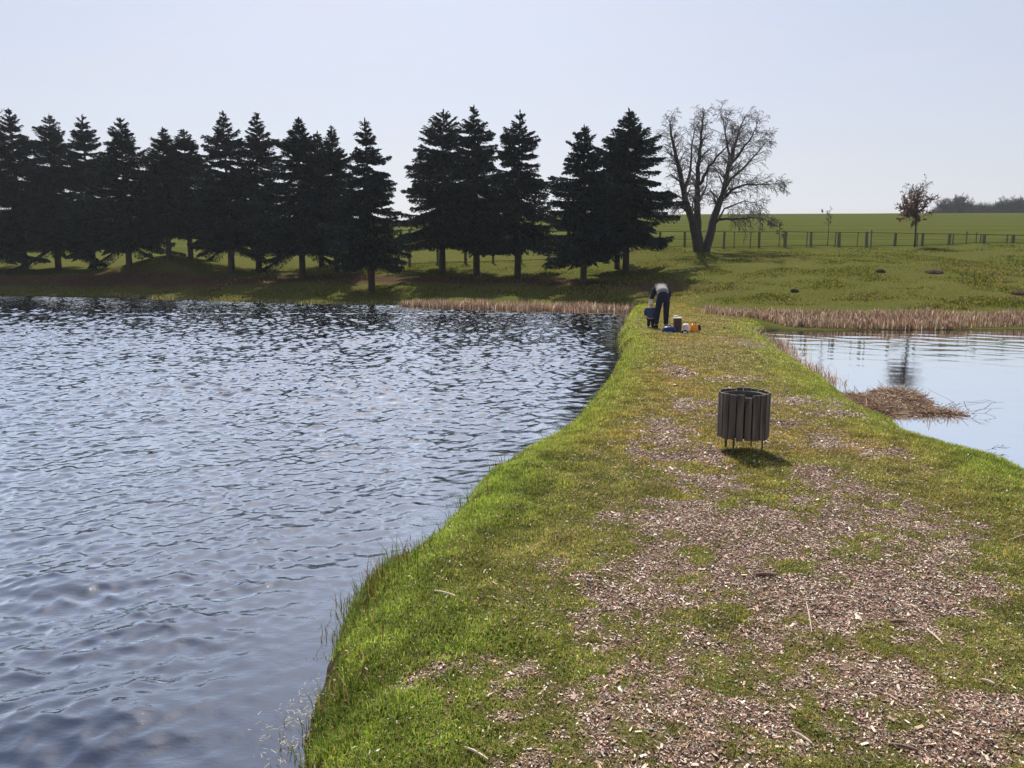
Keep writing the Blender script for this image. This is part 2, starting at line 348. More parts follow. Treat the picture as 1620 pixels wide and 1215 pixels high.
def water_mat(name, base, bscale, bstr, rough, gain=2.6, off=.07):
    """murky body under a mirror whose strength follows Fresnel reflection"""
    m, nt, b = nmat(name); l = nt.links.new; nt.nodes.remove(b)
    t = N(nt, 'ShaderNodeTexCoord'); mp = N(nt, 'ShaderNodeMapping'); mp.inputs['Scale'].default_value = (.7, 1.3, 1)
    n = N(nt, 'ShaderNodeTexNoise'); n.inputs['Scale'].default_value = bscale; n.inputs['Detail'].default_value = 4; n.inputs['Roughness'].default_value = .55
    bp = N(nt, 'ShaderNodeBump'); bp.inputs['Strength'].default_value = bstr; bp.inputs['Distance'].default_value = .02
    l(t.outputs['Object'], mp.inputs[0]); l(mp.outputs[0], n.inputs['Vector']); l(n.outputs['Fac'], bp.inputs['Height'])
    df = N(nt, 'ShaderNodeBsdfDiffuse'); df.inputs['Color'].default_value = (*base, 1); gl = N(nt, 'ShaderNodeBsdfGlossy'); gl.inputs['Roughness'].default_value = rough
    gl.inputs['Color'].default_value = (.90, .95, 1, 1); l(bp.outputs[0], gl.inputs['Normal'])
    fr = N(nt, 'ShaderNodeFresnel'); fr.inputs['IOR'].default_value = 1.33; l(bp.outputs[0], fr.inputs['Normal'])
    ma = N(nt, 'ShaderNodeMath', operation='MULTIPLY_ADD', use_clamp=True); ma.inputs[1].default_value = gain; ma.inputs[2].default_value = off; l(fr.outputs[0], ma.inputs[0])
    ms = N(nt, 'ShaderNodeMixShader'); l(ma.outputs[0], ms.inputs[0]); l(df.outputs[0], ms.inputs[1]); l(gl.outputs[0], ms.inputs[2])
    l(ms.outputs[0], nt.nodes['Material Output'].inputs['Surface'])
    return m
def damc(y):                                # centre line of the dam
    a = np.interp(y, EL[:, 1], EL[:, 0]); b = np.interp(y, ER[:, 1], ER[:, 0], left=7.5)
    return np.where(y < 34, (a+np.minimum(b, a+3.5))/2, 7)
def build_water():
    ys = [-11.0]
    while ys[-1] < 64: ys.append(ys[-1]+(.3 if ys[-1] < 0 else (.0021*(ys[-1]+3.5))))
    ys = np.array(ys); T = np.linspace(0, 1, 1150)
    xr = np.where(ys < 38, damc(ys), 7-(ys-38)*.3); xl = -(1.25*np.maximum(ys, 0)+9)
    X = xl[:, None]+(xr-xl)[:, None]*T[None]**.9; Y = np.repeat(ys[:, None], len(T), 1)
    dyy = np.gradient(ys); sp = np.maximum(np.repeat(dyy[:, None], len(T), 1), ((xr-xl)/1150)[:, None]).ravel()
    x, y = X.ravel(), Y.ravel()
    dx1, dy1, z1 = waves(x, y, .08, .30, 60, .12, 98, 45, sp, 3, 1.0)
    dx2, dy2, z2 = waves(x, y, .6, 2.2, 18, .034, 115, 45, sp, 8, .8)
    dx3, dy3, z3 = waves(x, y, .17, .6, 54, .16, 96, 36, sp, 19, 1.0); far = smooth(3.5, 13, y)
    dx4, dy4, z4 = waves(x, y, .55, 1.5, 12, .10, 60, 50, sp, 29, .9); nr = (1-smooth(3, 6.5, y))*(1-.8*smooth(-2.6, -1.0, x)); dx2 = dx2+dx4*nr; dy2 = dy2+dy4*nr; z2 = z2+z4*nr
    dx2 = dx2+dx3*far; dy2 = dy2+dy3*far; z2 = z2+z3*far
    sh = smooth(0, 1.0, -sdist(x, y, polyL))*.8+.2
    v = np.stack([x+(dx1+dx2)*sh, y+(dy1+dy2)*sh, ZL+(z1+z2)*sh], 1)
    ny, nx = X.shape; idx = np.arange(ny*nx).reshape(ny, nx)
    f = np.stack([idx[:-1, :-1], idx[:-1, 1:], idx[1:, 1:], idx[1:, :-1]], -1).reshape(-1, 4)
    o = raw_mesh('pond_water', v, f, water_mat('pond_surface', (.012, .020, .044), 30, .12, .012, 4.2, .0), smooth_sh=True); tag(o, kind='structure')
    ys = [-11.0]
    while ys[-1] < 30: ys.append(ys[-1]+(.3 if ys[-1] < 0 else .006*(ys[-1]+3)))
    ys = np.array(ys); T = np.linspace(0, 1, 400)
    xl = damc(ys); xr = np.maximum(12, ys*1.3+14)
    X = xl[:, None]+(xr-xl)[:, None]*T[None]; Y = np.repeat(ys[:, None], len(T), 1); x, y = X.ravel(), Y.ravel()
    sp = np.maximum(np.repeat(np.gradient(ys)[:, None], len(T), 1), ((xr-xl)/400)[:, None]).ravel()
    dx, dy, z = waves(x, y, .3, 1.2, 24, .022, 80, 30, sp, 5, .5)
    calm = .25+.75*smooth(14, 22, y)
    v = np.stack([x, y, ZR+z*calm], 1); ny, nx = X.shape; idx = np.arange(ny*nx).reshape(ny, nx)
    f = np.stack([idx[:-1, :-1], idx[:-1, 1:], idx[1:, 1:], idx[1:, :-1]], -1).reshape(-1, 4)
    o = raw_mesh('calm_pond_water', v, f, water_mat('calm_pond_surface', (.10, .11, .12), 9, .05, .03, 3.5, .3), smooth_sh=True); tag(o, kind='structure')
build_water()

# ------------------------------------------------------------------ blades: grass, reeds
def blades(base, h, w, heading, lean, col, segs=2):
    """tapering bent strips. base (N,3)"""
    n = len(base); c, s = np.cos(heading), np.sin(heading); side = np.stack([c, s, 0*c], 1)
    ld = heading+math.pi/2+rng.normal(0, .6, n); lv = np.stack([np.cos(ld), np.sin(ld), 0*ld], 1)
    if segs == 1:
        V = np.stack([base-side*w[:, None]/2, base+side*w[:, None]/2, base+lv*(lean*h)[:, None]+np.array([0, 0, 1])*(h*np.sqrt(np.clip(1-lean**2, .05, 1)))[:, None]], 1)
        F = np.arange(n*3).reshape(n, 3); return V.reshape(-1, 3), F, np.repeat(col, 3, 0)
    up = np.array([0, 0, 1.0]); m = base+lv*(lean*h*.32)[:, None]+up*(h*.6*np.sqrt(np.clip(1-(lean*.6)**2, .1, 1)))[:, None]
    t = base+lv*(lean*h)[:, None]+up*(h*np.sqrt(np.clip(1-lean**2, .05, 1)))[:, None]
    V = np.stack([base-side*w[:, None]/2, base+side*w[:, None]/2, m-side*w[:, None]*.38, m+side*w[:, None]*.38, t], 1)
    o = (np.arange(n)*5)[:, None]
    F = np.concatenate([o+np.array([0, 1, 3]), o+np.array([0, 3, 2]), o+np.array([2, 3, 4])], 0)
    return V.reshape(-1, 3), F, np.repeat(col, 5, 0)
def pick(cols, wts, n, jit=.18):
    c = np.array(cols)[rng.choice(len(cols), n, p=np.array(wts)/np.sum(wts))]
    return c*(1+rng.normal(0, jit, (n, 1)))*(1+rng.normal(0, .05, (n, 3)))
def scatter(n, y0, y1, x_of=None, power=1.0):
    y = y0+(y1-y0)*rng.random(n)**power; lo = np.interp(y, EL[:, 1], EL[:, 0])-.3; hi = np.minimum(.72*y+1.2, np.where(y < 34, np.interp(y, ER[:, 1], ER[:, 0], left=6.8)+.5, 8.5))
    return lo+(hi-lo)*rng.random(n), y
def build_grass():
    P, Fs, C = [], [], []; off = 0
    bands = [(1.6, 3.2, 15000, .0038), (3.2, 5, 12000, .0044), (5, 8, 7500, .0055), (8, 13, 3600, .008), (13, 21, 1500, .013), (21, 36, 600, .02)]
    for y0, y1, dens, wd in bands:
        lo = np.interp((y0+y1)/2, EL[:, 1], EL[:, 0])-.3; area = (min(.72*y1+1.2, 8)-lo)*(y1-y0)
        n = int(area*dens); x, y = scatter(n, y0, y1)
        z, s, dL, dR = terrain(x, y, True); ch = chipmask(x, y)
        tuft = fbm(x*3.1, y*3.1, 3, 51); tuft2 = fbm(x*11, y*11, 2, 52)
        dmin = np.minimum(dL, dR)
        tf = fbm(x*8, y*8, 3, 53)*.6+fbm(x*21, y*21, 2, 54)*.4
        p = np.clip((tf-(.24+.40*ch))*6+.5, .07, 1)*np.clip(1.15-ch*.75, .1, 1)*smooth(-.02, .06, dmin-.42*np.clip(fbm(x*2.6, y*2.6, 3, 59)-.47, 0, 1)*(y > 2.4))
        k = rng.random(n) < p; x, y, z, dL, dR, ch, tuft, tuft2 = [q[k] for q in (x, y, z, dL, dR, ch, tuft, tuft2)]; n = len(x)
        edge = (1-smooth(.15, .6, dL))*.8+.5*(1-smooth(.1, .5, dR)); lush = (1-smooth(.3, 1.1, dL))+(1-smooth(.3, 1.5, dR))
        h = (.010+.018*rng.random(n)+.05*np.clip(tuft-.45, 0, 1)+.07*edge*rng.random(n)*np.clip((tuft-.42)*5, 0, 1)+.018*np.clip(lush, 0, 1))*(1-.35*ch)*(1+.5*smooth(8, 25, y))
        w = wd*(.6+.8*rng.random(n))*(1-.2*ch)
        lean = np.clip(rng.normal(.55, .25, n), .05, .97); lean = np.where(rng.random(n) < .15, .95, lean)
        dry = np.clip(.28+.55*(fbm(x*.9, y*.9, 3, 61)-.45)+.28*ch-.30*np.clip(lush, 0, 1)+.16*smooth(4, 8, y)+.20*smooth(7, 13, y)*(1-.6*np.clip(lush, 0, 1)), .03, .75)
        g1 = pick([(.13, .175, .028), (.19, .225, .045), (.28, .28, .08), (.07, .11, .022)], [3, 4, 3, 1.6], n)
        g2 = pick([(.30, .23, .10), (.22, .17, .07), (.38, .31, .18), (.16, .10, .05)], [3, 3, 1.5, 1.5], n)
        col = np.where((rng.random(n) < dry)[:, None], g2, g1)
        tone = .55+1.1*np.clip((fbm(x*7, y*7, 3, 57)-.2)*1.1, 0, 1)
        col = col*tone[:, None]*(1.34+.14*smooth(5, 12, y))[:, None]*(1+np.array([.0, .14, -.1])*np.clip(lush, 0, 1)[:, None])
        yl = (smooth(.4, .7, fbm(x*.5+3, y*.5, 3, 71))*(1-.8*np.clip(lush, 0, 1)))[:, None]; col = col*(1-yl*.5)+col*np.array([1.35, 1.0, .8])*yl*.5
        V, F, c = blades(np.stack([x, y, z-.004], 1), h, w, rng.random(n)*6.283, lean, np.clip(col, .004, .8), 2 if y1 <= 8 else 1)
        P.append(V); Fs.append(F+off); C.append(c); off += len(V)
    o = raw_mesh('grass', np.concatenate(P), np.concatenate(Fs), M_grass, cols=np.concatenate(C)); tag(o, 'short green grass growing over the dam between the two ponds', 'grass', kind='stuff')
    # longer weeds and dry stalks on the water edge
    n = 15000; t = rng.random(n)**1.7; i = t*(len(EL)-4)+1.6; i0 = i.astype(int); fr = (i-i0)[:, None]; e = EL[i0]*(1-fr)+EL[np.minimum(i0+1, len(EL)-1)]*fr
    clump = fbm(e[:, 0]*3, e[:, 1]*3, 3, 81)
    x = e[:, 0]+.10+rng.normal(0, .10, n); y = e[:, 1]+rng.normal(0, .1, n); k = (rng.random(n) < smooth(.40, .62, clump)*(.5+.5*smooth(2.5, 4, y))) & (y > 1.4)
    x, y, clump = x[k], y[k], clump[k]; n = len(x); z = np.maximum(terrain(x, y), ZL-.02)
    h = .03+.10*rng.random(n)*smooth(.4, .7, clump)+.12*(rng.random(n) < .05)
    col = pick([(.06, .11, .015), (.11, .15, .03), (.25, .19, .09), (.10, .05, .035)], [4, 3, 2, 1.5], n)
    V, F, c = blades(np.stack([x, y, z-.01], 1), h, .0045+.0004*y+0*h, rng.random(n)*6.283, np.clip(rng.normal(.4, .2, n), .02, .9), np.clip(col, .004, .8))
    o = raw_mesh('bank_weeds', V, F, M_grass, cols=c); tag(o, 'longer weeds and dry stalks overhanging the rippled pond edge', 'weeds', kind='stuff')
    # pale straw added for the bright glitter over pale plants in the near shallows
    n = 200; c0 = Pz(445, 1200, ZL); c1 = Pz(505, 1090, ZL); t = rng.random(n)[:, None]; P = c0*(1-t)+c1*t+rng.normal(0, 1, (n, 3))*np.array([.07, .07, 0]); P[:, 2] = ZL+.015+.012*rng.random(n)
    D = rng.normal(0, 1, (n, 3)); D[:, 2] *= .25; D /= np.linalg.norm(D, axis=1)[:, None]; D *= (.005+.014*rng.random(n)**2)[:, None]; S = np.cross(D, [0, 0, 1.]); S = S/np.linalg.norm(S, axis=1)[:, None]*.0013
    V = np.stack([P-D-S, P-D+S, P+D+S*.5, P+D-S*.5], 1).reshape(-1, 3); c = np.clip(pick([(.7, .6, .4), (.5, .4, .22), (.25, .25, .08)], [2, 2, 1], n), .02, .9)
    tag(raw_mesh('glitter_straw', V, np.arange(n*4).reshape(n, 4), M_reed, cols=np.repeat(c, 4, 0)), 'pale straw standing in for glitter over pale plants in the shallows by the near bank', 'straw', kind='stuff')
    # meadow on the far bank and slope: coarse tussocky grass
    n = 330000; y = 27+33*rng.random(n)**1.25; x = (-.72+1.5*rng.random(n))*y
    z, s, dL, dR = terrain(x, y, True); k = (s > .2) & (s < 26.5) & (np.minimum(dL, dR) > .1); x, y, z, s = x[k], y[k], z[k], s[k]
    t = fbm(x/1.6, y/1.6, 4, 91); k = rng.random(len(x)) < np.clip((t-.3)*2.4, .1, 1); x, y, z, s, t = x[k], y[k], z[k], s[k], t[k]; n = len(x)
    lit = smooth(3.2, 5.2, s)*(1-smooth(6, 8.5, s))*(1-smooth(6, 12, x)); k = rng.random(n) > lit*.8; x, y, z, s, t = x[k], y[k], z[k], s[k], t[k]; n = len(x)
    h = .04+.13*rng.random(n)*smooth(.38, .7, t); br = fbm(x/4+9, y/4, 3, 95)
    g1 = pick([(.07, .10, .010), (.115, .13, .013), (.20, .19, .03), (.035, .06, .010)], [3, 4, 2, 2], n)
    g2 = pick([(.22, .15, .07), (.26, .20, .10)], [1, 1], n)
    col = np.where((rng.random(n) < np.clip((br-.48)*1.6, .04, .7))[:, None], g2, g1)
    V, F, c = blades(np.stack([x, y, z-.01], 1), h, .05+.03*rng.random(n), rng.random(n)*6.283, np.clip(rng.normal(.5, .2, n), .05, .95), np.clip(col, .004, .8), 1)
    o = raw_mesh('meadow_grass', V, F, M_grass, cols=c); tag(o, 'rough meadow grass on the slope below the fence', 'grass', kind='stuff')
build_grass()

def build_reeds(name, poly, n, h0, h1, w, cols, wts, label, lean=.25, hn=None, zmin=None):
    """poly: centre line (M,2) + half width"""
    pl, hw = poly; pl = np.array(pl); seg = np.linalg.norm(np.diff(pl, axis=0), axis=1); cum = np.concatenate([[0], np.cumsum(seg)])
    d = rng.random(n)*cum[-1]; x = np.interp(d, cum, pl[:, 0]); y = np.interp(d, cum, pl[:, 1]); hwv = np.interp(d, cum, hw)
    x = x+rng.normal(0, .15, n); y = y+(rng.random(n)*2-1)*hwv
    cl = fbm(x*1.3, y*1.3, 3, 101); k = rng.random(n) < .35+1.3*(cl-.3); x, y, cl = x[k], y[k], cl[k]; n = len(x)
    z = terrain(x, y); zw = np.where(x > 6.5, ZR, ZL); z = np.maximum(z, zw-.03)
    h = (h0+(h1-h0)*rng.random(n)**1.6)*(.6+.8*cl)
    col = pick(cols, wts, n, .25)
    V, F, c = blades(np.stack([x, y, z], 1), h, w*(.6+.8*rng.random(n)), rng.random(n)*6.283, np.clip(np.abs(rng.normal(lean, lean*.9, n)), .01, .97), np.clip(col, .01, .85))
    return tag(raw_mesh(name, V, F, M_reed, cols=c), label, 'reeds', kind='stuff')
RC = [(.30, .19, .12), (.42, .29, .20), (.19, .115, .08), (.66, .54, .40)]; RW = [4, 3, 3, 1.5]
a = [Pz(u, v, ZL)[:2] for u, v in [(640,485),(700,486),(800,489),(900,492),(992,494)]]
build_reeds('reeds', (a, [.3, .8, 1.0, 1.1, .8]), 15000, .2, .5, .035, RC, RW, 'low russet reeds along the far shore of the rippled pond')
a = np.array([Pz(u, v, ZR)[:2] for u, v in [(1130,507),(1190,514),(1240,518),(1350,519),(1450,519),(1540,518),(1640,518),(1900,517)]])+np.array([0, .6])
build_reeds('reeds', (a, [1.5, 1.5, 1.6, 1.4, 1.4, 1.2, 1.1, 1.1]), 38000, .09, .30, .026, RC, RW, 'belt of dry brown reeds along the far shore of the calm pond')
def build_hummock():
    P, D = [], []; r = np.random.default_rng(77)
    for u, v, wu, dy, h, n in [(1425,630,26,.6,.10,2400), (1390,648,36,.5,.08,2400), (1456,650,30,.28,.05,1100), (1372,636,26,.7,.07,1500), (1495,655,26,.12,.03,300)]:
        c = Pz(u, v, ZR); w = wu/FPX*c[1]; a = r.random(n)*6.283; q = r.random(n)**.6; x = c[0]+w*q*np.cos(a); y = c[1]+dy*q*np.sin(a)
        P.append(np.stack([x, y, ZR+h*(1-q**2)*r.random(n)], 1)); d = r.normal(0, 1, (n, 3)); d[:, 2] = np.abs(d[:, 2])*.28-.05; D.append(d)
    P = np.concatenate(P); D = np.concatenate(D); D /= np.linalg.norm(D, axis=1)[:, None]; n = len(P); L_ = .06+.16*r.random(n); S = np.cross(D, r.normal(0, 1, (n, 3))); S /= np.linalg.norm(S, axis=1)[:, None]
    w = (.004+.004*r.random(n))[:, None]; V = np.stack([P-D*L_[:, None]-S*w, P-D*L_[:, None]+S*w, P+D*L_[:, None]+S*w*.4, P+D*L_[:, None]-S*w*.4], 1).reshape(-1, 3)
    col = np.clip(pick(RC+[(.09, .05, .035)], RW+[3], n, .25), .01, .8)
    tag(raw_mesh('reed_debris', V, np.arange(n*4).reshape(n, 4), M_reed, cols=np.repeat(col, 4, 0)), 'matted hummock of dead reed stalks jutting into the calm pond', 'reeds', kind='stuff')
build_hummock()
a = [Pz(u, v, -.2)[:2] for u, v in [(1190,538),(1225,541),(1262,560),(1280,571),(1330,606)]]
build_reeds('reeds', (a, [.5, .7, .4, .2, .15]), 2600, .05, .28, .014, RC, RW, 'thin dry reed fringe on the dam edge of the calm pond', .6)
a = [Pz(u, v, ZL)[:2] for u, v in [(175,470),(230,472),(300,474),(420,478),(520,481),(640,482)]]
build_reeds('shore_grass', (a, [.3, .5, .4, .4, .5, .4]), 5000, .06, .22, .06, [(.22, .20, .06), (.30, .24, .10), (.16, .17, .04)], [1, 1, 1], 'sunlit strip of yellow grass at the foot of the shaded far bank')['category'] = 'grass'

# ------------------------------------------------------------------ wood chips
def chip_boxes(c, L_, W_, T_, ax, side, up, col):
    n = len(c); V = []
    for sx, sy, sz in [(-1,-1,-1),(1,-1,-1),(1,1,-1),(-1,1,-1),(-1,-1,1),(1,-1,1),(1,1,1),(-1,1,1)]:
        V.append(c+ax*(sx*L_/2*(1 if sy*sz > 0 else .8))[:, None]+side*(sy*W_/2)[:, None]+up*(sz*T_/2)[:, None])
    V = np.stack(V, 1).reshape(-1, 3); o = (np.arange(n)*8)[:, None]
    F = np.concatenate([o+np.array(q) for q in [(4,5,6,7),(0,1,5,4),(1,2,6,5),(2,3,7,6),(3,0,4,7)]], 0)
    return V, F, np.repeat(col, 8, 0)
def build_chips():
    P, Fs, C = [], [], []; off = 0
    for y0, y1, dens, sc in [(1.6, 3.4, 14000, .54), (3.4, 6, 11000, .62), (6, 10, 4200, .9), (10, 18, 800, 1.6)]:
        area = (min(.72*y1+1.2, 7)+.3)*(y1-y0); n = int(area*dens); x, y = scatter(n, y0, y1)
        z, s, dL, dR = terrain(x, y, True); ch = chipmask(x, y); k = (rng.random(n) < np.clip(ch*1.25-.04, .07+.10*smooth(.6, 1.4, np.minimum(dL, dR)), 1)) & (np.minimum(dL, dR) > .12); x, y, z = x[k], y[k], z[k]; n = len(x)
        big = rng.random(n) < (.03 if y1 < 4 else .015)
        Ln = (.008+.022*rng.random(n)**1.8+big*.035)*sc; W_ = Ln*(.12+.32*rng.random(n)); T_ = .0015+.004*rng.random(n)*sc
        a = rng.random(n)*6.283; tl = rng.normal(0, .22, n); rl = rng.normal(0, .3, n)
        ax = np.stack([np.cos(a)*np.cos(tl), np.sin(a)*np.cos(tl), np.sin(tl)], 1); sd = np.stack([-np.sin(a)*np.cos(rl), np.cos(a)*np.cos(rl), np.sin(rl)], 1)
        up = np.cross(ax, sd); up /= np.linalg.norm(up, axis=1)[:, None]
        col = pick([(.45, .31, .23), (.28, .17, .125), (.62, .49, .39), (.74, .64, .52), (.06, .038, .03), (.34, .32, .29)], [4, 3.6, 2.6, 1.6, 3.4, 1.1], n, .2)
        V, F, c = chip_boxes(np.stack([x, y, z+.001+.006*rng.random(n)], 1), Ln, W_, T_, ax, sd, up, np.clip(col, .01, .85))
        P.append(V); Fs.append(F+off); C.append(c); off += len(V)
    o = raw_mesh('wood_chips', np.concatenate(P), np.concatenate(Fs), M_chip, cols=np.concatenate(C)); tag(o, 'reddish brown and pale wood chips strewn over the worn middle of the dam', 'wood chips', kind='stuff')
build_chips()
# dead leaves, clover-like low weeds in tufts
def build_flecks():
    n = 17000; y = 1.8+24*rng.random(n)**1.2; lo = np.interp(y, EL[:, 1], EL[:, 0]); hi = np.minimum(.72*y+1, np.interp(y, ER[:, 1], ER[:, 0], left=6.8)); x = lo+(hi-lo)*rng.random(n)
    z = terrain(x, y); a = rng.random(n)*6.283; r = (.003+.006*rng.random(n))*(1+y/16); tl = rng.normal(0, .5, (n, 2))
    ax = np.stack([np.cos(a), np.sin(a), tl[:, 0]], 1)*r[:, None]; sd = np.stack([-np.sin(a), np.cos(a), tl[:, 1]], 1)*(r*.4)[:, None]; c = np.stack([x, y, z+.02+.012*rng.random(n)], 1)
    V = np.stack([c-ax, c-ax*.1-sd, c+ax, c+ax*.1+sd], 1).reshape(-1, 3); F = np.arange(n*4).reshape(n, 4)
    col = np.clip(pick([(.60, .52, .36), (.38, .28, .16), (.72, .66, .5), (.22, .13, .08)], [2, 3, 1, 2], n), .02, .9)
    o = raw_mesh('dead_leaves', V, F, M_dryleaf, cols=np.repeat(col, 4, 0)); tag(o, 'tiny pale dead leaves and straw flecks lying in the dam turf', 'dead leaves', kind='stuff')
build_flecks()

# ------------------------------------------------------------------ loose sticks one can point at
def stick(u0, v0, u1, v1, r, mat, label, z=.012, bend=.006, name='wood_stick'):
    r *= .75
    a = hit(u0, v0); b = hit(u1, v1); a[2] += z; b[2] += z; c = (a+b)/2
    m = MB(); pts = []
    for i in range(6):
        t = i/5; p = a*(1-t)+b*t-c; p = p+np.array([math.sin(t*3)*bend*.5, math.sin(t*3.1)*bend*.4, math.sin(t*math.pi)*bend*.3]); pts.append(p)
    m.tube(pts, [r*.7, r, r*1.05, r*.95, r*.9, r*.5], 6); o = m.build(name, mat, smooth_sh=False, loc=c); tag(o, label, 'stick', 'loose sticks and splinters on the dam'); return o
M_pale = noise_mat('bleached_wood', (.36, .27, .20), (.56, .46, .36), 40, .8, .4, .003, (.2, 1, 1))
M_brown = noise_mat('brown_stick', (.10, .06, .05), (.22, .15, .12), 40, .85, .4, .003)
stick(686, 938, 722, 952, .010, M_pale, 'pale curved stick lying in the lush grass near the left bank, above a bare patch')
stick(735, 1196, 772, 1210, .007, M_pale, 'pale splinter in the grass at the very bottom edge, nearest the camera')
stick(1252, 1168, 1284, 1190, .006, M_pale, 'pale splinter among wood chips near the bottom edge, below the grass clumps')
stick(1466, 1004, 1492, 1024, .006, M_pale, 'thin pale splinter crossing the chips at right, beside the right-hand turf')
stick(1195, 912, 1230, 916, .012, M_brown, 'dark brown stick lying across the middle of the wood chip patch')
stick(1405, 1190, 1452, 1196, .008, M_brown, 'long dark stick near the bottom right corner of the chips')
stick(1410, 990, 1435, 992, .010, M_brown, 'short dark stick on the chips left of the right-hand turf')
stick(1440, 962, 1456, 972, .008, M_pale, 'stubby pale stick on the upper right part of the chips')
stick(1552, 1082, 1572, 1094, .008, M_pale, 'bleached splinter lying in the grass near the right edge')
stick(1275, 955, 1284, 1005, .0035, M_pale, 'thin pale stalk bent along the chips right of centre')
stick(1213, 669, 1238, 670, .008, M_brown, 'thin dark twig in the grass just right of the slatted bin')
stick(1638, 845, 1594, 860, .006, M_pale, 'pale reed stalk lying in the right-hand grass under the bank')
stick(1380, 1075, 1440, 1092, .0035, M_pale, 'long thin straw stalk beside the grass tuft at lower right')

# ------------------------------------------------------------------ slatted litter bin
def build_bin():
    c = Pz(1174.5, 717, 0); c[1] += .02; c[2] = Z(c[0], c[1])
    s = c[1]/7.0; r0 = .221*s
    zb, zt = .138*s, .553*s
    root = empty('litter_bin', c, 'round slatted litter bin of dark weathered wood on thin metal legs', 'litter bin')
    m = MB(); ns = 20; off = .055
    for k in range(ns):
        a = 2*math.pi*(k+.5)/ns+off; w = 2*math.pi*r0/ns*(.86 if k % 3 else .93)
        if k == 14: w *= .9
        rr = r0*(1+random.uniform(-.012, .008)); tt = zt+random.uniform(-.006, .004); bb = zb+random.uniform(-.008, .006)
        if k == 14: tt -= .028
        rot = Matrix.Rotation(a, 3, 'Z') @ Matrix.Rotation(random.uniform(-.012, .012), 3, 'X')
        m.box((rr*math.cos(a), rr*math.sin(a), (tt+bb)/2), (.017*s, w, tt-bb), rot)
    m.build('slats', M_wood, root, bevel=.003)
    for z, nm in ((zt-.055, 'upper_hoop'), (zb+.045, 'lower_hoop')):
        h = MB(); ri = r0-.012*s
        pr = [(ri, z-.014), (ri, z+.014), (ri-.004, z+.014), (ri-.004, z-.014)]; seg = 40; vs = []
        for r_, z_ in pr:
            for k in range(seg): vs.append((r_*math.cos(2*math.pi*k/seg), r_*math.sin(2*math.pi*k/seg), z_))
        h.add(vs, [(i*seg+k, i*seg+(k+1) % seg, ((i+1) % 4)*seg+(k+1) % seg, ((i+1) % 4)*seg+k) for i in range(4) for k in range(seg)])
        h.build(nm, M_steel, root, True)
    b = MB(); ri = r0-.026*s; zz = zt-.03
    b.lathe([(ri*.92, zb+.01), (ri, zz), (ri+.004, zz), (ri+.004, zz+.006), (ri-.004, zz+.006), (ri-.006, zz-.01), (ri*.90, zb+.02)], seg=40)
    b.build('inner_bucket', M_steel, root, True)
    for px, py, w in ((1155, 724, .013), (1160, 713, .015), (1206, 716, .009), (1200, 706, .009)):
        a = math.atan2(*( (Pz(px, py, 0)-c)[[1, 0]] )); q = (math.cos(a)*(r0-.035*s), math.sin(a)*(r0-.035*s))
        l = MB(); l.box((q[0], q[1], (zb+.18-.03)/2), (w*s*1.3, w*s, zb+.18+.03)); l.build('leg', M_steel, root, bevel=.001)
    return c
build_bin()

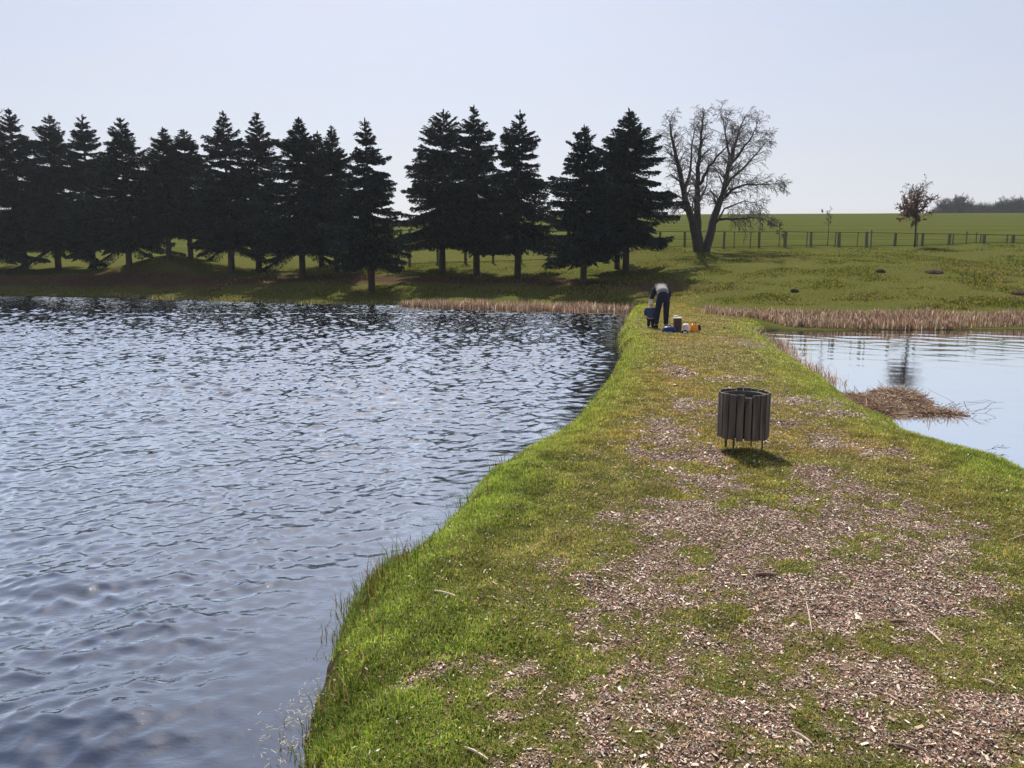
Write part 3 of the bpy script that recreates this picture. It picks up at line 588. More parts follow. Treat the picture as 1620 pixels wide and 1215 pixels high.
# ------------------------------------------------------------------ trees
def spruce_mesh(seed, H, Rb, cb=1.2, density=1.0):
    r = np.random.default_rng(seed); P = []; D = []; S = []
    trunk = MB(); lean = r.normal(0, .012, 2)*H
    tp = [(lean[0]*t*t, lean[1]*t*t, H*t) for t in np.linspace(0, .98, 9)]
    rb = .017*H+.03; trunk.tube([(0, 0, -.3)]+tp, [rb*1.25, rb*1.1]+[rb*(1-t)+.012 for t in np.linspace(0.05, 1, 8)], 9)
    z = cb; limbs = MB()
    while z < H-.15:
        t = (z-cb)/(H-cb); nb = int(r.integers(6, 10)) if t < .85 else (5 if t < .93 else 3)
        prof = ((1-t)**.8*(1-.35*smooth(.72, 1, t)))*(.84+.16*smooth(0, .15, t))*(1+.13*math.sin(z*2.3+seed)+.08*math.sin(z*5.1+seed*2))
        a0 = r.random()*6.283
        for k in range(nb):
            if r.random() < .17: continue
            zb = z+r.normal(0, .10)*(1-.5*t); a = a0+6.283*k/nb+r.normal(0, .22); L_ = Rb*prof*r.choice([.6, .85, 1.0, 1.18], p=[.22, .3, .3, .18])*(1+r.normal(0, .09))*(1+.16*math.sin(a*2+z*.8+seed))+.12
            e0 = np.interp(t, [0, .3, .6, .85, 1], [-14, -10, 2, 30, 52])+r.normal(0, 8)
            n = max(3, int(L_/.11)); s = (np.arange(n)+.5)/n
            el = np.radians(e0+26*s**2*(1-t)*1.0-6*s); st = L_/n
            hx = np.cumsum(np.cos(el))*st; vz = np.cumsum(np.sin(el))*st
            ca, sa = math.cos(a), math.sin(a); pts = np.stack([hx*ca+lean[0]*(z/H)**2, hx*sa+lean[1]*(z/H)**2, zb+vz], 1)
            if n > 4 and t < .9: limbs.tube([(0+lean[0]*(z/H)**2, lean[1]*(z/H)**2, zb)]+[pts[i] for i in (n//3, 2*n//3, n-1)], [.012+.012*L_, .01+.007*L_, .012, .005], 4, False)
            fw = np.stack([np.cos(el)*ca, np.cos(el)*sa, np.sin(el)], 1); sd = np.array([-sa, ca, 0])
            for sg in (-1, 1):
                tl = (.50*L_*(1-s)**.75*np.minimum(1, s*3+.35)+.10)*(.75+.5*r.random(n)); tl = np.minimum(tl, .85)
                dr = fw*.72+sd*sg*.72+np.array([0, 0, -.22-.22*(1-t)]); dr /= np.linalg.norm(dr, axis=1)[:, None]
                m = 7; q = (np.arange(m)+.4)/m
                pp = pts[:, None, :]+dr[:, None, :]*(tl[:, None]*q[None])[..., None]; pp[..., 2] -= (.10*(q[None]**2)*tl[:, None])
                keep = r.random((n, m)) < density*np.clip(tl[:, None]/(m*.055), .25, 1)
                dd = dr[:, None, :]+r.normal(0, .32, (n, m, 3)); P.append(pp[keep]); D.append(dd[keep])
            # needles along the leader of the branch, plus hanging sprays
            m = n*3; q = r.random(m); ii = np.minimum((q*n).astype(int), n-1)
            P.append(pts[ii]+r.normal(0, .02, (m, 3))); D.append(fw[ii]+r.normal(0, .4, (m, 3)))
            if t < .75:
                m = int(n*2.4); ii = r.integers(n//4, n, m); hh = r.random(m)*.22*(1-t)+.03
                pp = pts[ii]+sd*r.normal(0, .12, (m, 1)); pp[:, 2] -= hh; P.append(pp); D.append(np.stack([r.normal(0, .25, m), r.normal(0, .25, m), -np.ones(m)], 1))
        z += np.interp(t, [0, .5, 1], [.34, .28, .20])*(.75+.5*r.random())*H/11
    m = 34; P.append(np.stack([lean[0]+r.normal(0, .02, m), lean[1]+r.normal(0, .02, m), H-.7+.8*r.random(m)], 1)); D.append(np.stack([r.normal(0, .5, m), r.normal(0, .5, m), 2.5*np.ones(m)], 1))
    P = np.concatenate(P); D = np.concatenate(D); D /= np.linalg.norm(D, axis=1)[:, None]; n = len(P)
    ln = .075+.075*r.random(n); wd = .026+.022*r.random(n)
    sd = np.cross(D, r.normal(0, 1, (n, 3))); sd /= np.linalg.norm(sd, axis=1)[:, None]
    V = np.stack([P-D*ln[:, None], P+sd*wd[:, None], P+D*ln[:, None], P-sd*wd[:, None]], 1).reshape(-1, 3); F = np.arange(n*4).reshape(n, 4)
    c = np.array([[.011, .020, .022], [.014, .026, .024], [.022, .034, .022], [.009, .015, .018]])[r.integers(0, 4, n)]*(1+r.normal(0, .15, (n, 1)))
    return trunk, limbs, V, F, np.repeat(np.clip(c, .004, .3), 4, 0)
def build_spruces():
    # (u trunk, v base, u top, v top, crown half width px, depth offset, label)
    T = [(40, 428, 38, 174, 62, 0, 'spruce with a thin side spire on its left, second from the left end'),
         (-25, 430, -30, 190, 60, 0, 'dark spruce cut by the left edge of the photo'),
         (93, 427, 86, 181, 58, 0, 'dense spruce whose crown merges with its neighbours, third trunk from the left'),
         (148, 427, 150, 184, 55, 0, 'spruce with a blunt two-pronged top, fourth trunk from the left'),
         (205, 424, 206, 189, 62, 0, 'wide spruce just left of the dip in the treetops, its right side sweeping down'),
         (302, 408, 309, 206, 50, 0, 'shorter spruce set back behind the dark mound in the middle of the dip'),
         (268, 412, 279, 203, 42, 0, 'slim short-topped spruce set back, left of its twin in the dip'),
         (367, 432, 366, 179, 50, 0, 'pointed spruce rising just right of the dip in the treetops'),
         (410, 429, 409, 181, 50, 0, 'spruce with a broad twin-tipped top beside the pointed one'),
         (479, 440, 480, 187, 54, 0, 'spruce with a spiky pointed top standing near the shore, left of the slim spruces'),
         (509, 421, 507, 209, 30, 0, 'small slim spruce top peeping between two larger spruces'),
         (533, 431, 537, 202, 40, 0, 'slim spruce with a narrow ragged spire'),
         (588, 459, 588, 190, 57, 0, 'spruce standing lowest on the bank, slender and alone to the left of a bright gap'),
         (700, 430, 696, 176, 84, 0, 'broad layered spruce with sweeping branches right of the bright gap'),
         (754, 437, 758, 170, 62, 0, 'tall spruce with the highest pointed tip, middle of the right-hand cluster'),
         (819, 438, 824, 179, 62, 0, 'spruce left of the notch in the treetops, with shelf-like right branches'),
         (923, 449, 920, 202, 64, 0, 'shorter pyramidal spruce right of the notch in the treetops'),
         (990, 433, 1010, 174, 80, 0, 'massive spruce at the right end of the row, next to the bare tree'),
         (976, 431, 985, 215, 48, 1.5, 'slighter spruce half hidden behind the massive one at the right end')]
    for i, (u, v, ut, vt, hw, do, lab) in enumerate(T):
        p = hit(u, v)
        if do: p[1] += do; p[0] = Pd(u, v, p[1])[0]; p[2] = Z(p[0], p[1])
        y = p[1]; H = Pd(ut, vt, y)[2]-p[2]; Rb = hw/FPX*y*(1.36+.22*((i*7) % 4)/3 if u < 560 else 1.16)
        tr, li, V, F, c = spruce_mesh(100+i, H, Rb, cb=(1.75 if u in (588, 923) else 2.15), density=(.8 if 560 < u < 930 else .95))
        root = empty('spruce_tree', p, lab, 'spruce tree', 'spruces in a row along the far bank', 0)
        tr.build('trunk', M_bark, root, True)
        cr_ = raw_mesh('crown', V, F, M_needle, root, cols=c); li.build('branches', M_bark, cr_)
        print('spruce', u, 'y=%.1f z=%.2f H=%.1f n=%d' % (y, p[2], H, len(F)))
build_spruces()

def grow(r, segs, p, d, L_, rad, lvl, maxl, droop, wand=.25):
    """recursive bare branch; segs gets (p0, p1, r0, r1, lvl)"""
    n = max(3, int(L_/.35)) if lvl < maxl else 3; st = L_/n; pr = rad
    for i in range(n):
        d = d+r.normal(0, wand*(.6 if lvl < 2 else 1), 3)*.5; d[2] -= droop*(lvl/maxl)*.12*(i+1)/n*4*(1 if lvl >= 2 else .2); d /= np.linalg.norm(d)
        q = p+d*st; r1 = rad*(1-(i+1)/n*.6); segs.append((p, q, pr, r1, lvl)); pr = r1; p = q
        if lvl < maxl and (i > 0 or lvl > 0):
            for _ in range(2 if lvl >= 1 else 1):
                if r.random() < .85:
                    ax = np.cross(d, r.normal(0, 1, 3)); ax /= np.linalg.norm(ax); an = R(r.uniform(25, 58)); dd = d*math.cos(an)+ax*math.sin(an)
                    grow(r, segs, p, dd, L_*r.uniform(.38, .62)*(1-.35*i/n), max(r1*.6, .005), lvl+1, maxl, droop, wand)
def segs_mesh(segs, minr=.0):
    """vectorised square-section frusta"""
    a = np.array([s[0] for s in segs]); b = np.array([s[1] for s in segs]); r0 = np.maximum([s[2] for s in segs], minr); r1 = np.maximum([s[3] for s in segs], minr)
    d = b-a; ln = np.linalg.norm(d, axis=1)+1e-9; d /= ln[:, None]
    x = np.cross(d, np.where(np.abs(d[:, 2:3]) < .9, [[0, 0, 1.]], [[1., 0, 0]])); x /= np.linalg.norm(x, axis=1)[:, None]; y = np.cross(d, x)
    n = len(a); V = []
    K = 4
    for c, rr in ((a-d*(r0*.3)[:, None], r0), (b+d*(r1*.3)[:, None], r1)):
        for k in range(K):
            t = 2*math.pi*k/K; V.append(c+(x*math.cos(t)+y*math.sin(t))*rr[:, None])
    V = np.stack(V, 1).reshape(-1, 3); o = (np.arange(n)*2*K)[:, None]
    F = np.concatenate([o+np.array([k, (k+1) % K, K+(k+1) % K, K+k]) for k in range(K)], 0)
    return V, F
def build_bare_tree():
    r = np.random.default_rng(5); b = hit(1110, 398); y = b[1]
    limbs = [ # px polylines, depth drift, start radius px
        ([(1106,398),(1100,370),(1092,340),(1082,302),(1073,262),(1064,222),(1060,195)], -1.6, 8.5),
        ([(1108,396),(1103,365),(1103,330),(1103,295),(1107,250),(1109,212),(1113,182)], .6, 8.0),
        ([(1114,397),(1126,362),(1135,330),(1146,297),(1153,260),(1165,222),(1176,190)], 1.2, 8.5),
        ([(1146,297),(1160,280),(1180,262),(1200,240),(1218,218)], 2.6, 4.2),
        ([(1140,318),(1158,300),(1180,292),(1206,291),(1232,291)], -1.4, 3.6),
        ([(1131,348),(1150,346),(1172,346),(1196,344),(1214,350)], -.8, 3.2),
        ([(1107,292),(1118,272),(1132,250),(1150,232),(1162,212)], -2.2, 3.8),
        ([(1103,320),(1112,308),(1118,290),(1121,262)], 2.0, 3.0),
        ([(1092,340),(1082,330),(1070,322),(1056,318)], -.5, 2.8),
        ([(1083,305),(1092,270),(1094,232),(1098,196)], 1.8, 3.8),
        ([(1151,268),(1172,240),(1190,215),(1198,196)], -2.0, 3.4),
        ([(1153,258),(1150,225),(1145,196),(1140,178)], 2.2, 3.2),
        ([(1128,358),(1146,330),(1178,318),(1202,322)], 1.6, 2.6)]
    trunk = MB(); segs = []
    start = {}
    for li, (pl, drift, r0) in enumerate(limbs):
        n = len(pl); m = y/FPX; pts = []
        # let a limb start where its parent passes in depth
        y0 = y
        if li >= 3:
            best = min(((abs(pl[0][0]-q[0])+abs(pl[0][1]-q[1]), q[2]) for q in start.values() for q in q), key=lambda t: t[0]); y0 = best[1]
        tr = []
        for k, (u, v) in enumerate(pl):
            yy = y0+drift*k/(n-1); pts.append(Pd(u, v, yy)-b); tr.append((u, v, yy))
        start[li] = tr
        if li < 3: pts[0] = pts[0]*np.array([1, 1, 0])+np.array([0, 0, -.25])
        rad = [r0*m*(.9 if li < 3 else .72)*(1-.88*k/(n-1)) for k in range(n)]
        # subdivide with a little wander
        P2, R2 = [pts[0]], [rad[0]]
        for k in range(n-1):
            for s in (1/3, 2/3, 1): P2.append(pts[k]*(1-s)+pts[k+1]*s+(r.normal(0, .035, 3) if s < 1 else 0)); R2.append(rad[k]*(1-s)+rad[k+1]*s)
        trunk.tube(P2, R2, 8)
        for k in range(3 if li >= 3 else 6, len(P2)):
            d = P2[k]-P2[k-1]; d /= np.linalg.norm(d); hfrac = k/len(P2)
            for _ in range(5 if k > 10 else 3):
                ax = np.cross(d, r.normal(0, 1, 3)); ax /= np.linalg.norm(ax); an = R(r.uniform(25, 60))
                dd = d*math.cos(an)+ax*math.sin(an)
                grow(r, segs, P2[k], dd, r.uniform(.7, 1.6)*(1.15-.62*hfrac), max(R2[k]*.32, .011), 1, 3, .9)
        grow(r, segs, P2[-1], d, .32, R2[-1], 1, 3, .3)
    root = empty('bare_tree', b, 'bare twin-stemmed tree spreading beside the last spruce, in front of the fence', 'bare tree')
    trunk.build('trunk', M_barebark, root, True)
    V, F = segs_mesh(segs, .0072); raw_mesh('crown', V, F, M_twig, root)
    print('bare tree segs', len(segs), 'y', y)
build_bare_tree()
def small_tree(u, v, vt, seed, label, lean=0, leaves=0, spread=.5, minr=.008, thick=1.0, cat='young tree', y_off=0, cbf=.3, mat=None, nb=26, leafcols=None, name='young_tree', upright=.5, leaf=.045):
    p = hit(u, v)
    if y_off: p[1] += y_off; p[0] = Pd(u, v, p[1])[0]; p[2] = Z(p[0], p[1])
    H = Pd(u, vt, p[1])[2]-p[2]; r = np.random.default_rng(seed)
    root = empty(name, p, label, cat); tk = MB(); pts = [np.array([lean*t*H+.02*math.sin(5*t), 0, H*t-.1*(t == 0)]) for t in np.linspace(0, .93, 9)]
    tk.tube(pts, [thick*.018*H*(1-.85*t)+.004 for t in np.linspace(0, 1, 9)], 7); tk.build('trunk', mat or M_barebark, root, True)
    segs = []
    for k in range(nb):
        t = cbf+(1-cbf)*k/nb; q = np.array([lean*t*.93*H, 0, H*.93*t]); a = r.random()*6.283; e = upright+.7*t
        d = np.array([math.cos(a)*math.cos(e), math.sin(a)*math.cos(e), math.sin(e)])
        grow(r, segs, q, d, spread*H*(1.05-.65*t)*r.uniform(.6, 1.1), .008*H*thick*.6, 1, 3, .1)
    V, F = segs_mesh(segs, minr); cw = raw_mesh('crown', V, F, mat or M_barebark, root)
    if leaves:
        ends = np.array([s[1] for s in segs if s[4] >= 2]); n = leaves; zc = ends[:, 2]/H
        cl = fbm(ends[:, 0]*1.6+5, ends[:, 2]*1.6+ends[:, 1], 2, 7)
        wt = np.clip(1.05-zc, .03, 1)**1.5*np.clip((cl-.38)*4, .02, 1); P = ends[r.choice(len(ends), n, p=wt/wt.sum())]+r.normal(0, .035, (n, 3))
        D = r.normal(0, 1, (n, 3)); D[:, 2] -= .5; D /= np.linalg.norm(D, axis=1)[:, None]; S = np.cross(D, r.normal(0, 1, (n, 3))); S /= np.linalg.norm(S, axis=1)[:, None]
        V = np.stack([P-D*leaf, P+S*leaf*.55, P+D*leaf, P-S*leaf*.55], 1).reshape(-1, 3)
        col = np.array(leafcols)[r.integers(0, len(leafcols), n)]*(1+r.normal(0, .2, (n, 1)))
        raw_mesh('leaves', V, np.arange(n*4).reshape(n, 4), M_dryleaf, root, cols=np.repeat(np.clip(col, .01, .5), 4, 0))
    return root
BL = [(.17, .10, .075), (.24, .15, .115), (.12, .07, .055)]
small_tree(1447, 391, 300, 11, 'young oak holding brown withered leaves behind the fence', lean=-.03, leaves=3300, spread=.56, minr=.008, cbf=.36, nb=22, leafcols=BL, leaf=.075)
small_tree(1309, 388, 328, 12, 'thin bare sapling behind the fence, left of the brown-leaved tree', spread=.22, minr=.006, thick=.55, cbf=.55, nb=10)
small_tree(1232, 390, 350, 13, 'tiny brown-leaved sapling behind the fence under the bare tree', spread=.3, leaves=160, thick=.8, nb=8, leafcols=BL, leaf=.05)
small_tree(-2, 428, 165, 14, 'pale bare treetop at the left edge behind the spruces', spread=.3, thick=.9, nb=22, minr=.012, y_off=8, cbf=.35, name='bare_tree', cat='bare tree')
small_tree(1300, 345, 331, 15, 'tiny pale bare treetop far off on the field horizon', spread=.35, nb=10, minr=.05, name='bare_tree', cat='bare tree', y_off=40)

# ------------------------------------------------------------------ distant wood on the horizon
def build_wood():
    def crest_tree(u, vt, vb, w, seed, label, y=262):
        p = Pd(u, vb, y); p[2] = Z(p[0], y)-.3; H = Pd(u, vt, y)[2]-p[2]; r = np.random.default_rng(seed)
        root = empty('distant_tree', p, label, 'bare tree', 'tall bare trees of the wood on the horizon'); tk = MB()
        tk.tube([(0, 0, 0), (.1, 0, H*.3), (0, .1, H*.6)], [.4, .3, .15], 6); tk.build('trunk', M_barebark, root, True); segs = []
        for k in range(20):
            a = r.random()*6.283; e = r.uniform(.35, 1.35); d = np.array([math.cos(a)*math.cos(e), math.sin(a)*math.cos(e), math.sin(e)])
            grow(r, segs, np.array([0, 0, H*r.uniform(.22, .5)]), d, r.uniform(.35, .5)*w/FPX*y*1.5, .12, 1, 3, .1)
        V, F = segs_mesh(segs, .035); f = H/max(1e-3, V[:, 2].max()); V[:, 2] *= min(f, 1.9); raw_mesh('crown', V, F, M_barebark, root)
    crest_tree(1519, 303, 332, 26, 1, 'tallest round-headed bare tree of the distant wood on the horizon')
    crest_tree(1494, 311, 332, 20, 2, 'round bare tree at the left end of the distant wood')
    crest_tree(1585, 309, 332, 22, 3, 'bare treetop above the distant wood near the right edge')
    crest_tree(1605, 308, 332, 22, 4, 'rightmost bare treetop above the distant wood')
    r = np.random.default_rng(3); segs = []
    us = np.arange(1478, 1760, 2.6)
    for u in us:
        for row in range(3):
            y = 268+row*7; top = np.interp(u, [1478, 1490, 1530, 1575, 1600, 1620, 1760], [328, 322, 318, 318, 312, 309, 305])+r.normal(0, 1.3)
            p = Pd(u+r.normal(0, 1.5), 330, y); p[2] = Z(p[0], y)-.5; H = Pd(u, top, y)[2]-p[2]
            segs.append((p, p+np.array([0, 0, H*.8]), .13, .05, 0))
            for k in range(34):
                a = r.random()*6.283; e = r.uniform(-.1, 1.4); d = np.array([math.cos(a)*math.cos(e), math.sin(a)*math.cos(e), math.sin(e)]); q = p+np.array([0, 0, H*r.uniform(.05, .72)])
                q2 = q+d*r.uniform(.5, 1.6); segs.append((q, q2, .06, .03, 1))
                for _ in range(3): segs.append((q2, q2+(d+r.normal(0, .6, 3))*r.uniform(.3, .9), .035, .02, 2))
    V, F = segs_mesh(segs, .03); o = raw_mesh('distant_wood', V, F, M_barebark); tag(o, 'bluish far-off leafless wood along the crest of the field', 'wood', kind='stuff')
build_wood()

# ------------------------------------------------------------------ fence
def build_fence():
    F0 = hit(1242, 391); yf = F0[1]; print('fence depth', yf)
    root = empty('fence', (F0[0], yf, F0[2]), 'low wire fence with mossy square posts between meadow and green field', 'fence')
    def top(u): return np.interp(u, [600, 1080, 1240, 1416, 1620], [362, 366, 366, 368, 372])
    thick = [1083, 1145, 1201, 1242, 1283, 1327, 1370, 1416, 1460, 1501, 1556, 1603]; thin = [1162, 1187, 1277, 1321, 1357, 1378, 1451, 1507, 1528, 1544, 1552, 1593]
    thick = list(range(560, 1050, 44))+thick+[1650, 1695, 1740]
    for u in thick+thin:
        x = Pd(u, 380, yf)[0]; y = yf+random.uniform(-.08, .08); g = Z(x, y); zt = Pd(u, top(u), yf)[2]+random.uniform(-.03, .04)
        m = MB(); w = (.20 if u in thick else .075)*random.uniform(.75, 1.1); extra = .14 if u in (1378, 1528, 1544) else 0
        m.box((x-F0[0], y-yf, (g-.2+zt+extra)/2-F0[2]), (w, w*.8, zt+extra-g+.2), Matrix.Rotation(random.uniform(-.03, .03), 3, 'Y'), .92)
        m.build('post' if u in thick else 'stake', M_post, root, bevel=.006)
    for k, (f, rr) in enumerate(((.97, .024), (.5, .011), (.08, .02))):
        m = MB(); pts = []
        for u in range(560, 1741, 20):
            x = Pd(u, 380, yf)[0]; g = Z(x, yf); zt = Pd(u, top(u), yf)[2]; pts.append((x-F0[0], -.07, g+(zt-g)*f-F0[2]+random.uniform(-.012, .012)))
        m.tube(pts, rr, 5); m.build(['top_rail', 'middle_wire', 'bottom_rail'][k], M_wire, root)
    return yf
YF = build_fence()
# ------------------------------------------------------------------ small mounds in the meadow
def tussock(u, v, w, h, label, cols, seed, name='grass_tussock', cat='tussock', n=500, flat=.5):
    p = hit(u, v); r = np.random.default_rng(seed); wm = w/FPX*p[1]; hm = .6*h/FPX*p[1]
    root = empty(name, p, label, cat)
    m = MB(); m.lathe([(wm*.5, -.1), (wm*.46, hm*.1), (wm*.32, hm*.45), (wm*.12, hm*.62)], seg=14, sy=.8, wob=.09); m.build('mound', M_mud, root, True)
    a = r.random(n)*6.283; q = r.random(n)**.5*wm*.48; x = q*np.cos(a); y = q*np.sin(a)*.8; z = hm*.55*(1-(q/(wm*.5))**2)
    global rng
    col = np.clip(np.array(cols)[r.integers(0, len(cols), n)]*(1+r.normal(0, .2, (n, 1))), .005, .6)
    V, F, c = blades(np.stack([x, y, z], 1), hm*(.35+.4*r.random(n)), .012*p[1]/20+0*a, r.random(n)*6.283, np.clip(r.normal(.5, .25, n), .05, .95), col)
    raw_mesh('tuft', V, F, M_reed, root, cols=c)
DK = [(.03, .035, .012), (.05, .05, .02), (.07, .06, .03)]; BRc = [(.16, .09, .07), (.24, .15, .11), (.11, .06, .05)]
tussock(1393, 431, 15, 8, 'small dark tussock high on the meadow below the fence', DK, 1)
tussock(1257, 462, 13, 8, 'small dark tussock on the meadow left of centre, nearer the reeds', DK, 2)
tussock(1478, 432, 30, 9, 'brown dead weed patch on the meadow below the brown-leaved tree', BRc, 3, 'weed_patch', 'weed patch')
tussock(1612, 466, 26, 11, 'brown dead weed clump at the right edge of the meadow', BRc, 4, 'weed_patch', 'weed patch')
tussock(230, 473, 16, 8, 'dark round tussock on the waterline of the far bank at left', DK, 5)
#tussock(1477, 519, 26, 22, 'dark brown clump standing out of the reed belt on the far shore', BRc, 6, 'weed_patch', 'weed patch', 900)

# ------------------------------------------------------------------ branches lying in the calm pond
def pond_branch(u, v, du, dv, seed, label, L_=1.0, rad=.012):
    p = Pz(u, v, ZR+.02); q = Pz(u+du, v+dv, ZR+.06); r = np.random.default_rng(seed); d = q-p; ln = np.linalg.norm(d); d /= ln; segs = []
    d[2] += .06; d /= np.linalg.norm(d); grow(r, segs, np.zeros(3), d, ln*L_*.8, rad*.6, 2, 3, 0, .2)
    V, F = segs_mesh(segs, .0035); V[:, 2] *= .4
    o = raw_mesh('fallen_branch', V, F, M_bark, loc=p); tag(o, label, 'branch', 'dead branches in the calm pond')
pond_branch(1450, 705, 110, 8, 1, 'dark branch floating by the bank of the calm pond, nearest the camera', .9, .02)
pond_branch(1500, 655, 70, -4, 2, 'twiggy branch reaching out of the reed hummock across the calm pond')
pond_branch(1460, 655, 45, -35, 3, 'slender twigs slanting up from the hummock over the calm water')
pond_branch(1560, 712, 45, -8, 4, 'sparse thin twigs floating right of the dark branch in the calm pond', .8, .008)

# ------------------------------------------------------------------ people
def skin_obj(name, joints, edges, mat, parent, sub=2, root=0):
    m = bpy.data.meshes.new(name); m.from_pydata([j[:3] for j in joints], edges, []); m.update(); m.materials.append(mat)
    o = bpy.data.objects.new(name, m); scene.collection.objects.link(o); o.parent = parent
    sk = o.modifiers.new('skin', 'SKIN'); sk.use_smooth_shade = True
    if not m.skin_vertices: m.skin_vertices.new() if hasattr(m.skin_vertices, 'new') else None
    for i, j in enumerate(joints):
        sv = m.skin_vertices[0].data[i]; rr = j[3]; sv.radius = rr if hasattr(rr, '__len__') else (rr, rr); sv.use_root = (i == root)
    s = o.modifiers.new('sub', 'SUBSURF'); s.levels = sub; s.render_levels = sub
    return o
def hand(joints, edges, wrist_i, wrist, d, side, k=1.0):
    """palm + five curled fingers continuing the body skeleton"""
    d = Vector(d).normalized(); s = Vector(side).normalized(); n = d.cross(s).normalized(); w = Vector(wrist)
    def J(p, r): joints.append((*p, r)); return len(joints)-1
    palm = J(w+d*.045*k, (.030*k, .016*k)); edges.append((wrist_i, palm)); kn = J(w+d*.085*k, (.034*k, .014*k)); edges.append((palm, kn))
    for i, (o_, l) in enumerate(((-.030, .070), (-.010, .080), (.010, .075), (.030, .058))):
        a = w+d*.095*k+s*o_*k; b = a+(d*.6+n*.35)*l*.5*k; c = b+(d*.2+n*.8)*l*.45*k
        ia = J(a, .009*k); ib = J(b, .0085*k); ic = J(c, .007*k); edges.extend([(kn, ia), (ia, ib), (ib, ic)])
    a = w+d*.04*k-s*.035*k; b = a+(d*.6-s*.5+n*.4)*.035*k; ia = J(a, .011*k); ib = J(b, .009*k); edges.extend([(palm, ia), (ia, ib)])
def build_adult():
    p = Pz(1046, 521, 0); p[2] = Z(p[0], p[1]); root = empty('person', p, 'adult in dark trousers and grey top bending far forward, back to the camera', 'person')
    fl, fr = (-.14, .02, .05), (.115, -.02, .05)
    J = [(.03, -.03, .86, (.145, .11)),    # 0 pelvis
         (.03, .08, .98, (.135, .095)), (.03, .24, 1.05, (.15, .10)), (.03, .36, 1.06, (.13, .085)),   # 1..3 spine
         (.045, .44, 1.12, .056), (.05, .50, 1.12, .07), (.055, .57, 1.06, (.078, .09)), (.055, .62, .99, .062),   # 4..7 neck head
         (-.06, -.02, .82, .095), (-.10, .03, .47, .062), (-.14, .02, .09, .042), (-.145, .10, .035, .038), (-.15, .17, .025, .028),  # left leg 8..12
         (.11, -.02, .82, .095), (.115, .0, .47, .062), (.115, -.02, .09, .042), (.12, .06, .035, .038), (.125, .13, .025, .028),   # right 13..17
         (-.11, .36, 1.02, .062), (-.20, .36, .86, .044), (-.24, .34, .66, .030),     # left arm 18..20
         (.17, .36, 1.01, .062), (.27, .34, .87, .044), (.16, .46, .68, .030),        # right arm 21..23
         (.055, .66, 1.03, .018)]                                                      # nose
    Ed = [(0, 1), (1, 2), (2, 3), (3, 4), (4, 5), (5, 6), (6, 7), (0, 8), (8, 9), (9, 10), (10, 11), (11, 12), (0, 13), (13, 14), (14, 15), (15, 16), (16, 17), (3, 18), (18, 19), (19, 20), (3, 21), (21, 22), (22, 23), (6, 24)]
    hand(J, Ed, 20, J[20][:3], (-.1, -.05, -1), (0, 1, 0)); hand(J, Ed, 23, J[23][:3], (-.5, .3, -.8), (0, 1, 0))
    skin_obj('body', J, Ed, M_skin, root)
    T = [(.03, -.04, .87, (.165, .135)), (.03, .05, .97, (.155, .115)), (-.06, -.03, .80, .112), (-.10, .03, .47, .082), (-.14, .02, .09, .066), (.115, -.03, .80, .112), (.12, .0, .47, .082), (.117, -.02, .09, .066)]
    skin_obj('trousers', T, [(0, 1), (0, 2), (2, 3), (3, 4), (0, 5), (5, 6), (6, 7)], M_navy, root)
    S = [(.03, .24, 1.05, (.168, .118)), (.03, .06, .985, (.172, .135)), (.03, .0, .93, (.170, .140)), (.03, .35, 1.06, (.15, .105)), (.04, .41, 1.10, .08)]
    skin_obj('shirt', S, [(0, 1), (1, 2), (0, 3), (3, 4)], M_grey, root)
    for nm, a in (('sleeve', [(-.07, .33, 1.05, .09), (-.135, .35, 1.02, .085), (-.195, .36, .86, .062), (-.235, .345, .70, .048)]), ('sleeve', [(.13, .32, 1.05, .10), (.205, .34, 1.01, .098), (.275, .34, .88, .07), (.18, .44, .71, .052)])):
        skin_obj(nm, a, [(0, 1), (1, 2), (2, 3)], M_navy, root)
    for x, y in ((-.145, .0), (.117, -.04)):
        skin_obj('shoe', [(x, y, .055, .052), (x-.002, y+.09, .042, (.046, .04)), (x-.005, y+.19, .034, (.038, .03)), (x, y-.035, .05, .045)], [(0, 1), (1, 2), (0, 3)], M_black, root)
    skin_obj('hair', [(.055, .54, 1.115, .082), (.055, .59, 1.08, .075), (.05, .48, 1.12, .066)], [(0, 1), (0, 2)], M_hair, root)
    return p
PA = build_adult()
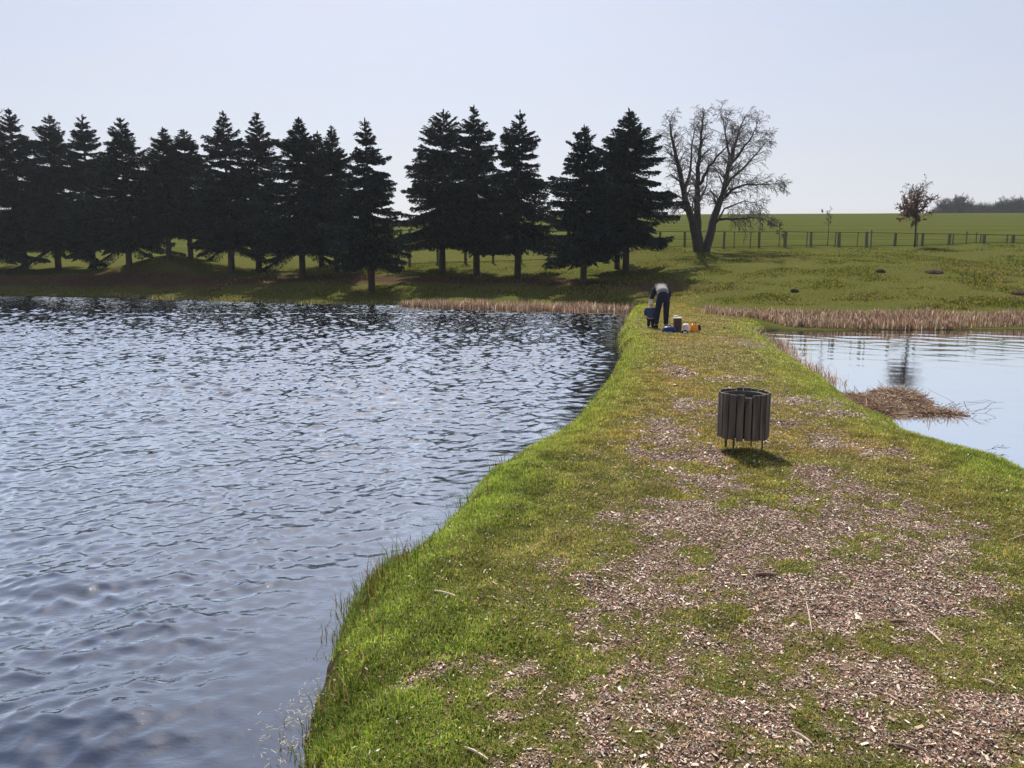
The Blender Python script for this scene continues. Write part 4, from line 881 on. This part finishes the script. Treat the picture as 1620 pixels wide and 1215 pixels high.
def build_child():
    p = PA+np.array([-.265, .12, 0]); p[2] = Z(p[0], p[1]); root = empty('person', p, 'small child in blue jacket and pale shoes standing against the bending adult', 'person', rz=R(-20))
    J = [(0, 0, .36, (.075, .06)), (0, .01, .46, (.08, .06)), (0, .0, .55, (.085, .055)), (0, 0, .61, .032), (0, .01, .655, .055), (0, .01, .70, (.062, .07)), (0, 0, .75, .05),
         (-.045, 0, .33, .05), (-.05, .015, .19, .036), (-.055, 0, .05, .026), (-.057, .06, .02, .02), (.045, 0, .33, .05), (.05, .015, .19, .036), (.055, 0, .05, .026), (.057, .06, .02, .02),
         (-.095, 0, .55, .034), (-.135, .01, .44, .026), (-.13, .05, .34, .018), (.095, 0, .55, .034), (.14, .02, .45, .026), (.15, .08, .36, .018), (0, .082, .69, .010)]
    Ed = [(0, 1), (1, 2), (2, 3), (3, 4), (4, 5), (5, 6), (0, 7), (7, 8), (8, 9), (9, 10), (0, 11), (11, 12), (12, 13), (13, 14), (2, 15), (15, 16), (16, 17), (2, 18), (18, 19), (19, 20), (5, 21)]
    hand(J, Ed, 17, J[17][:3], (0, .1, -1), (0, 1, 0), .6); hand(J, Ed, 20, J[20][:3], (.1, .5, -.8), (0, 1, 0), .6)
    skin_obj('body', J, Ed, M_skin, root)
    skin_obj('jacket', [(0, 0, .46, (.11, .09)), (0, 0, .30, (.12, .10)), (0, 0, .555, (.105, .075)), (0, 0, .60, .052), (-.12, 0, .54, .05), (-.15, .01, .44, .046), (-.138, .05, .36, .036), (.12, 0, .54, .05), (.155, .02, .45, .046), (.155, .07, .375, .036)],
             [(0, 1), (0, 2), (2, 3), (2, 4), (4, 5), (5, 6), (2, 7), (7, 8), (8, 9)], M_blue, root)
    skin_obj('trousers', [(0, 0, .33, (.09, .075)), (-.05, .0, .28, .06), (-.052, .012, .18, .048), (-.055, 0, .06, .042), (.05, 0, .28, .06), (.052, .012, .18, .048), (.055, 0, .06, .042)], [(0, 1), (1, 2), (2, 3), (0, 4), (4, 5), (5, 6)], M_navy, root)
    skin_obj('hair', [(0, -.012, .715, .066), (0, -.02, .68, .06), (0, .005, .755, .05)], [(0, 1), (0, 2)], M_blond, root)
    for x in (-.056, .056): skin_obj('shoe', [(x, -.01, .03, .034), (x, .05, .026, .03), (x, .085, .022, .022)], [(0, 1), (1, 2)], M_white, root)
build_child()
# ------------------------------------------------------------------ fishing gear on the grass
def at(u, v, dz=0): p = Pz(u, v, 0); p[2] = Z(p[0], p[1])+dz; return p
p = at(1071.5, 525); b = empty('bait_bucket', p, 'tall brown round bucket with a cream lid standing in the grass beside the adult', 'bucket')
m = MB(); m.lathe([(.098, 0), (.104, .02), (.106, .33), (.110, .335), (.110, .35)], seg=24); m.build('bucket', M_bucket, b, True)
m = MB(); m.lathe([(.116, .352), (.118, .375), (.10, .382), (.09, .385)], seg=24); m.build('lid', M_cream, b, True)
m = MB(); m.lathe([(.05, .387), (.062, .40), (.06, .425), (.03, .43)], (-.04, .01, 0), 14, wob=.04); m.build('bait_box', M_cream, b, True)
def bag(u, v, w, h, d, mat, label, name, cat, seed, strap=None, pocket=None):
    p = at(u, v, -.01); root = empty(name, p, label, cat); r = random.Random(seed); m = MB()
    pr = [(.42, 0), (.5, h*.15), (.47, h*.45), (.45, h*.70), (.36, h*.86), (.30, h*.9), (.2, h), (.05, h*.93)]; m.lathe([(q*w*r.uniform(.93, 1.07), z) for q, z in pr], seg=20, sy=d/w, wob=.10); m.build('bag_body', mat, root, True)
    if strap: s = MB(); s.tube([(-.2*w, -.1*d, h*.8), (-.1*w, -.1*d, h*1.08), (.1*w, -.1*d, h*1.12), (.22*w, 0, h*.8)], .012, 6); s.build('strap', strap, root, True)
    if pocket: s = MB(); s.box((0, -d*.46, h*.38), (w*.55, d*.14, h*.45)); s.build('pocket', pocket, root, bevel=.012)
    return root
bag(1058, 526, .34, .17, .24, M_royal, 'slumped royal blue bag on the grass between the adult and the bucket', 'holdall', 'bag', 1, M_black)
bag(1085, 524, .22, .21, .16, M_white, 'pale crumpled bag leaning beside the brown bucket', 'sack', 'bag', 2)
bag(1098, 525, .20, .23, .16, M_orange, 'bright orange bag on the grass at the right end of the fishing gear', 'backpack', 'bag', 3, M_black, M_orange)
bag(1083, 527, .17, .10, .12, M_navy, 'low dark blue pouch with white trim in front of the pale bag', 'pouch', 'bag', 4, M_white, M_white)
bag(1105, 523, .11, .17, .12, M_black, 'small black bag pressed against the right side of the orange bag', 'pouch', 'bag', 5)
p = at(1066, 525, .006); m = MB(); m.lathe([(1, 0), (1.0, .012), (.96, .016)], seg=20, sx=.5, sy=.16, wob=.05); tag(m.build('ground_sheet', M_black, smooth_sh=False, loc=p), 'dark ground sheet spread on the grass under the fishing gear', 'ground sheet')
p0 = at(985, 517, .03); p1 = at(1034, 521, .06); m = MB(); m.tube([(0, 0, 0), tuple((p1-p0)*.5+np.array([0, 0, .02])), tuple(p1-p0)], [.004, .007, .012], 6)
r0 = empty('fishing_rod', p0, 'thin fishing rod lying on the grass pointing to the rippled pond', 'fishing rod'); m.build('blank', M_black, r0)
m = MB(); m.tube([(0, 0, -.03), (0, 0, .035)], .022, 10); o = m.build('reel', M_zinc, r0, True); o.location = tuple((p1-p0)*.8)
p = at(1147, 521); m = MB(); m.box((0, 0, .02), (.10, .05, .04)); m.box((.09, -.03, .015), (.05, .04, .03)); m.box((-.02, .01, .05), (.04, .03, .03)); tag(m.build('bark_lump', M_mud, loc=p, bevel=.008), 'small dark lump of bark on the grass to the right of the orange bag', 'bark')

# ------------------------------------------------------------------ air
def build_haze():
    m = bpy.data.materials.new('air_haze'); m.use_nodes = True; nt = m.node_tree; nt.nodes.clear()
    out = nt.nodes.new('ShaderNodeOutputMaterial'); v = nt.nodes.new('ShaderNodeVolumePrincipled'); v.inputs['Density'].default_value = .00026
    v.inputs['Color'].default_value = (.86, .91, 1, 1); v.inputs['Anisotropy'].default_value = .3; nt.links.new(v.outputs[0], out.inputs['Volume'])
    b = MB(); b.box((0, 355, 30), (2600, 760, 66.0)); o = b.build('haze', m); tag(o, 'thin bluish air haze over the ponds and fields', 'haze', kind='stuff')
HAZE = True
if HAZE: build_haze()
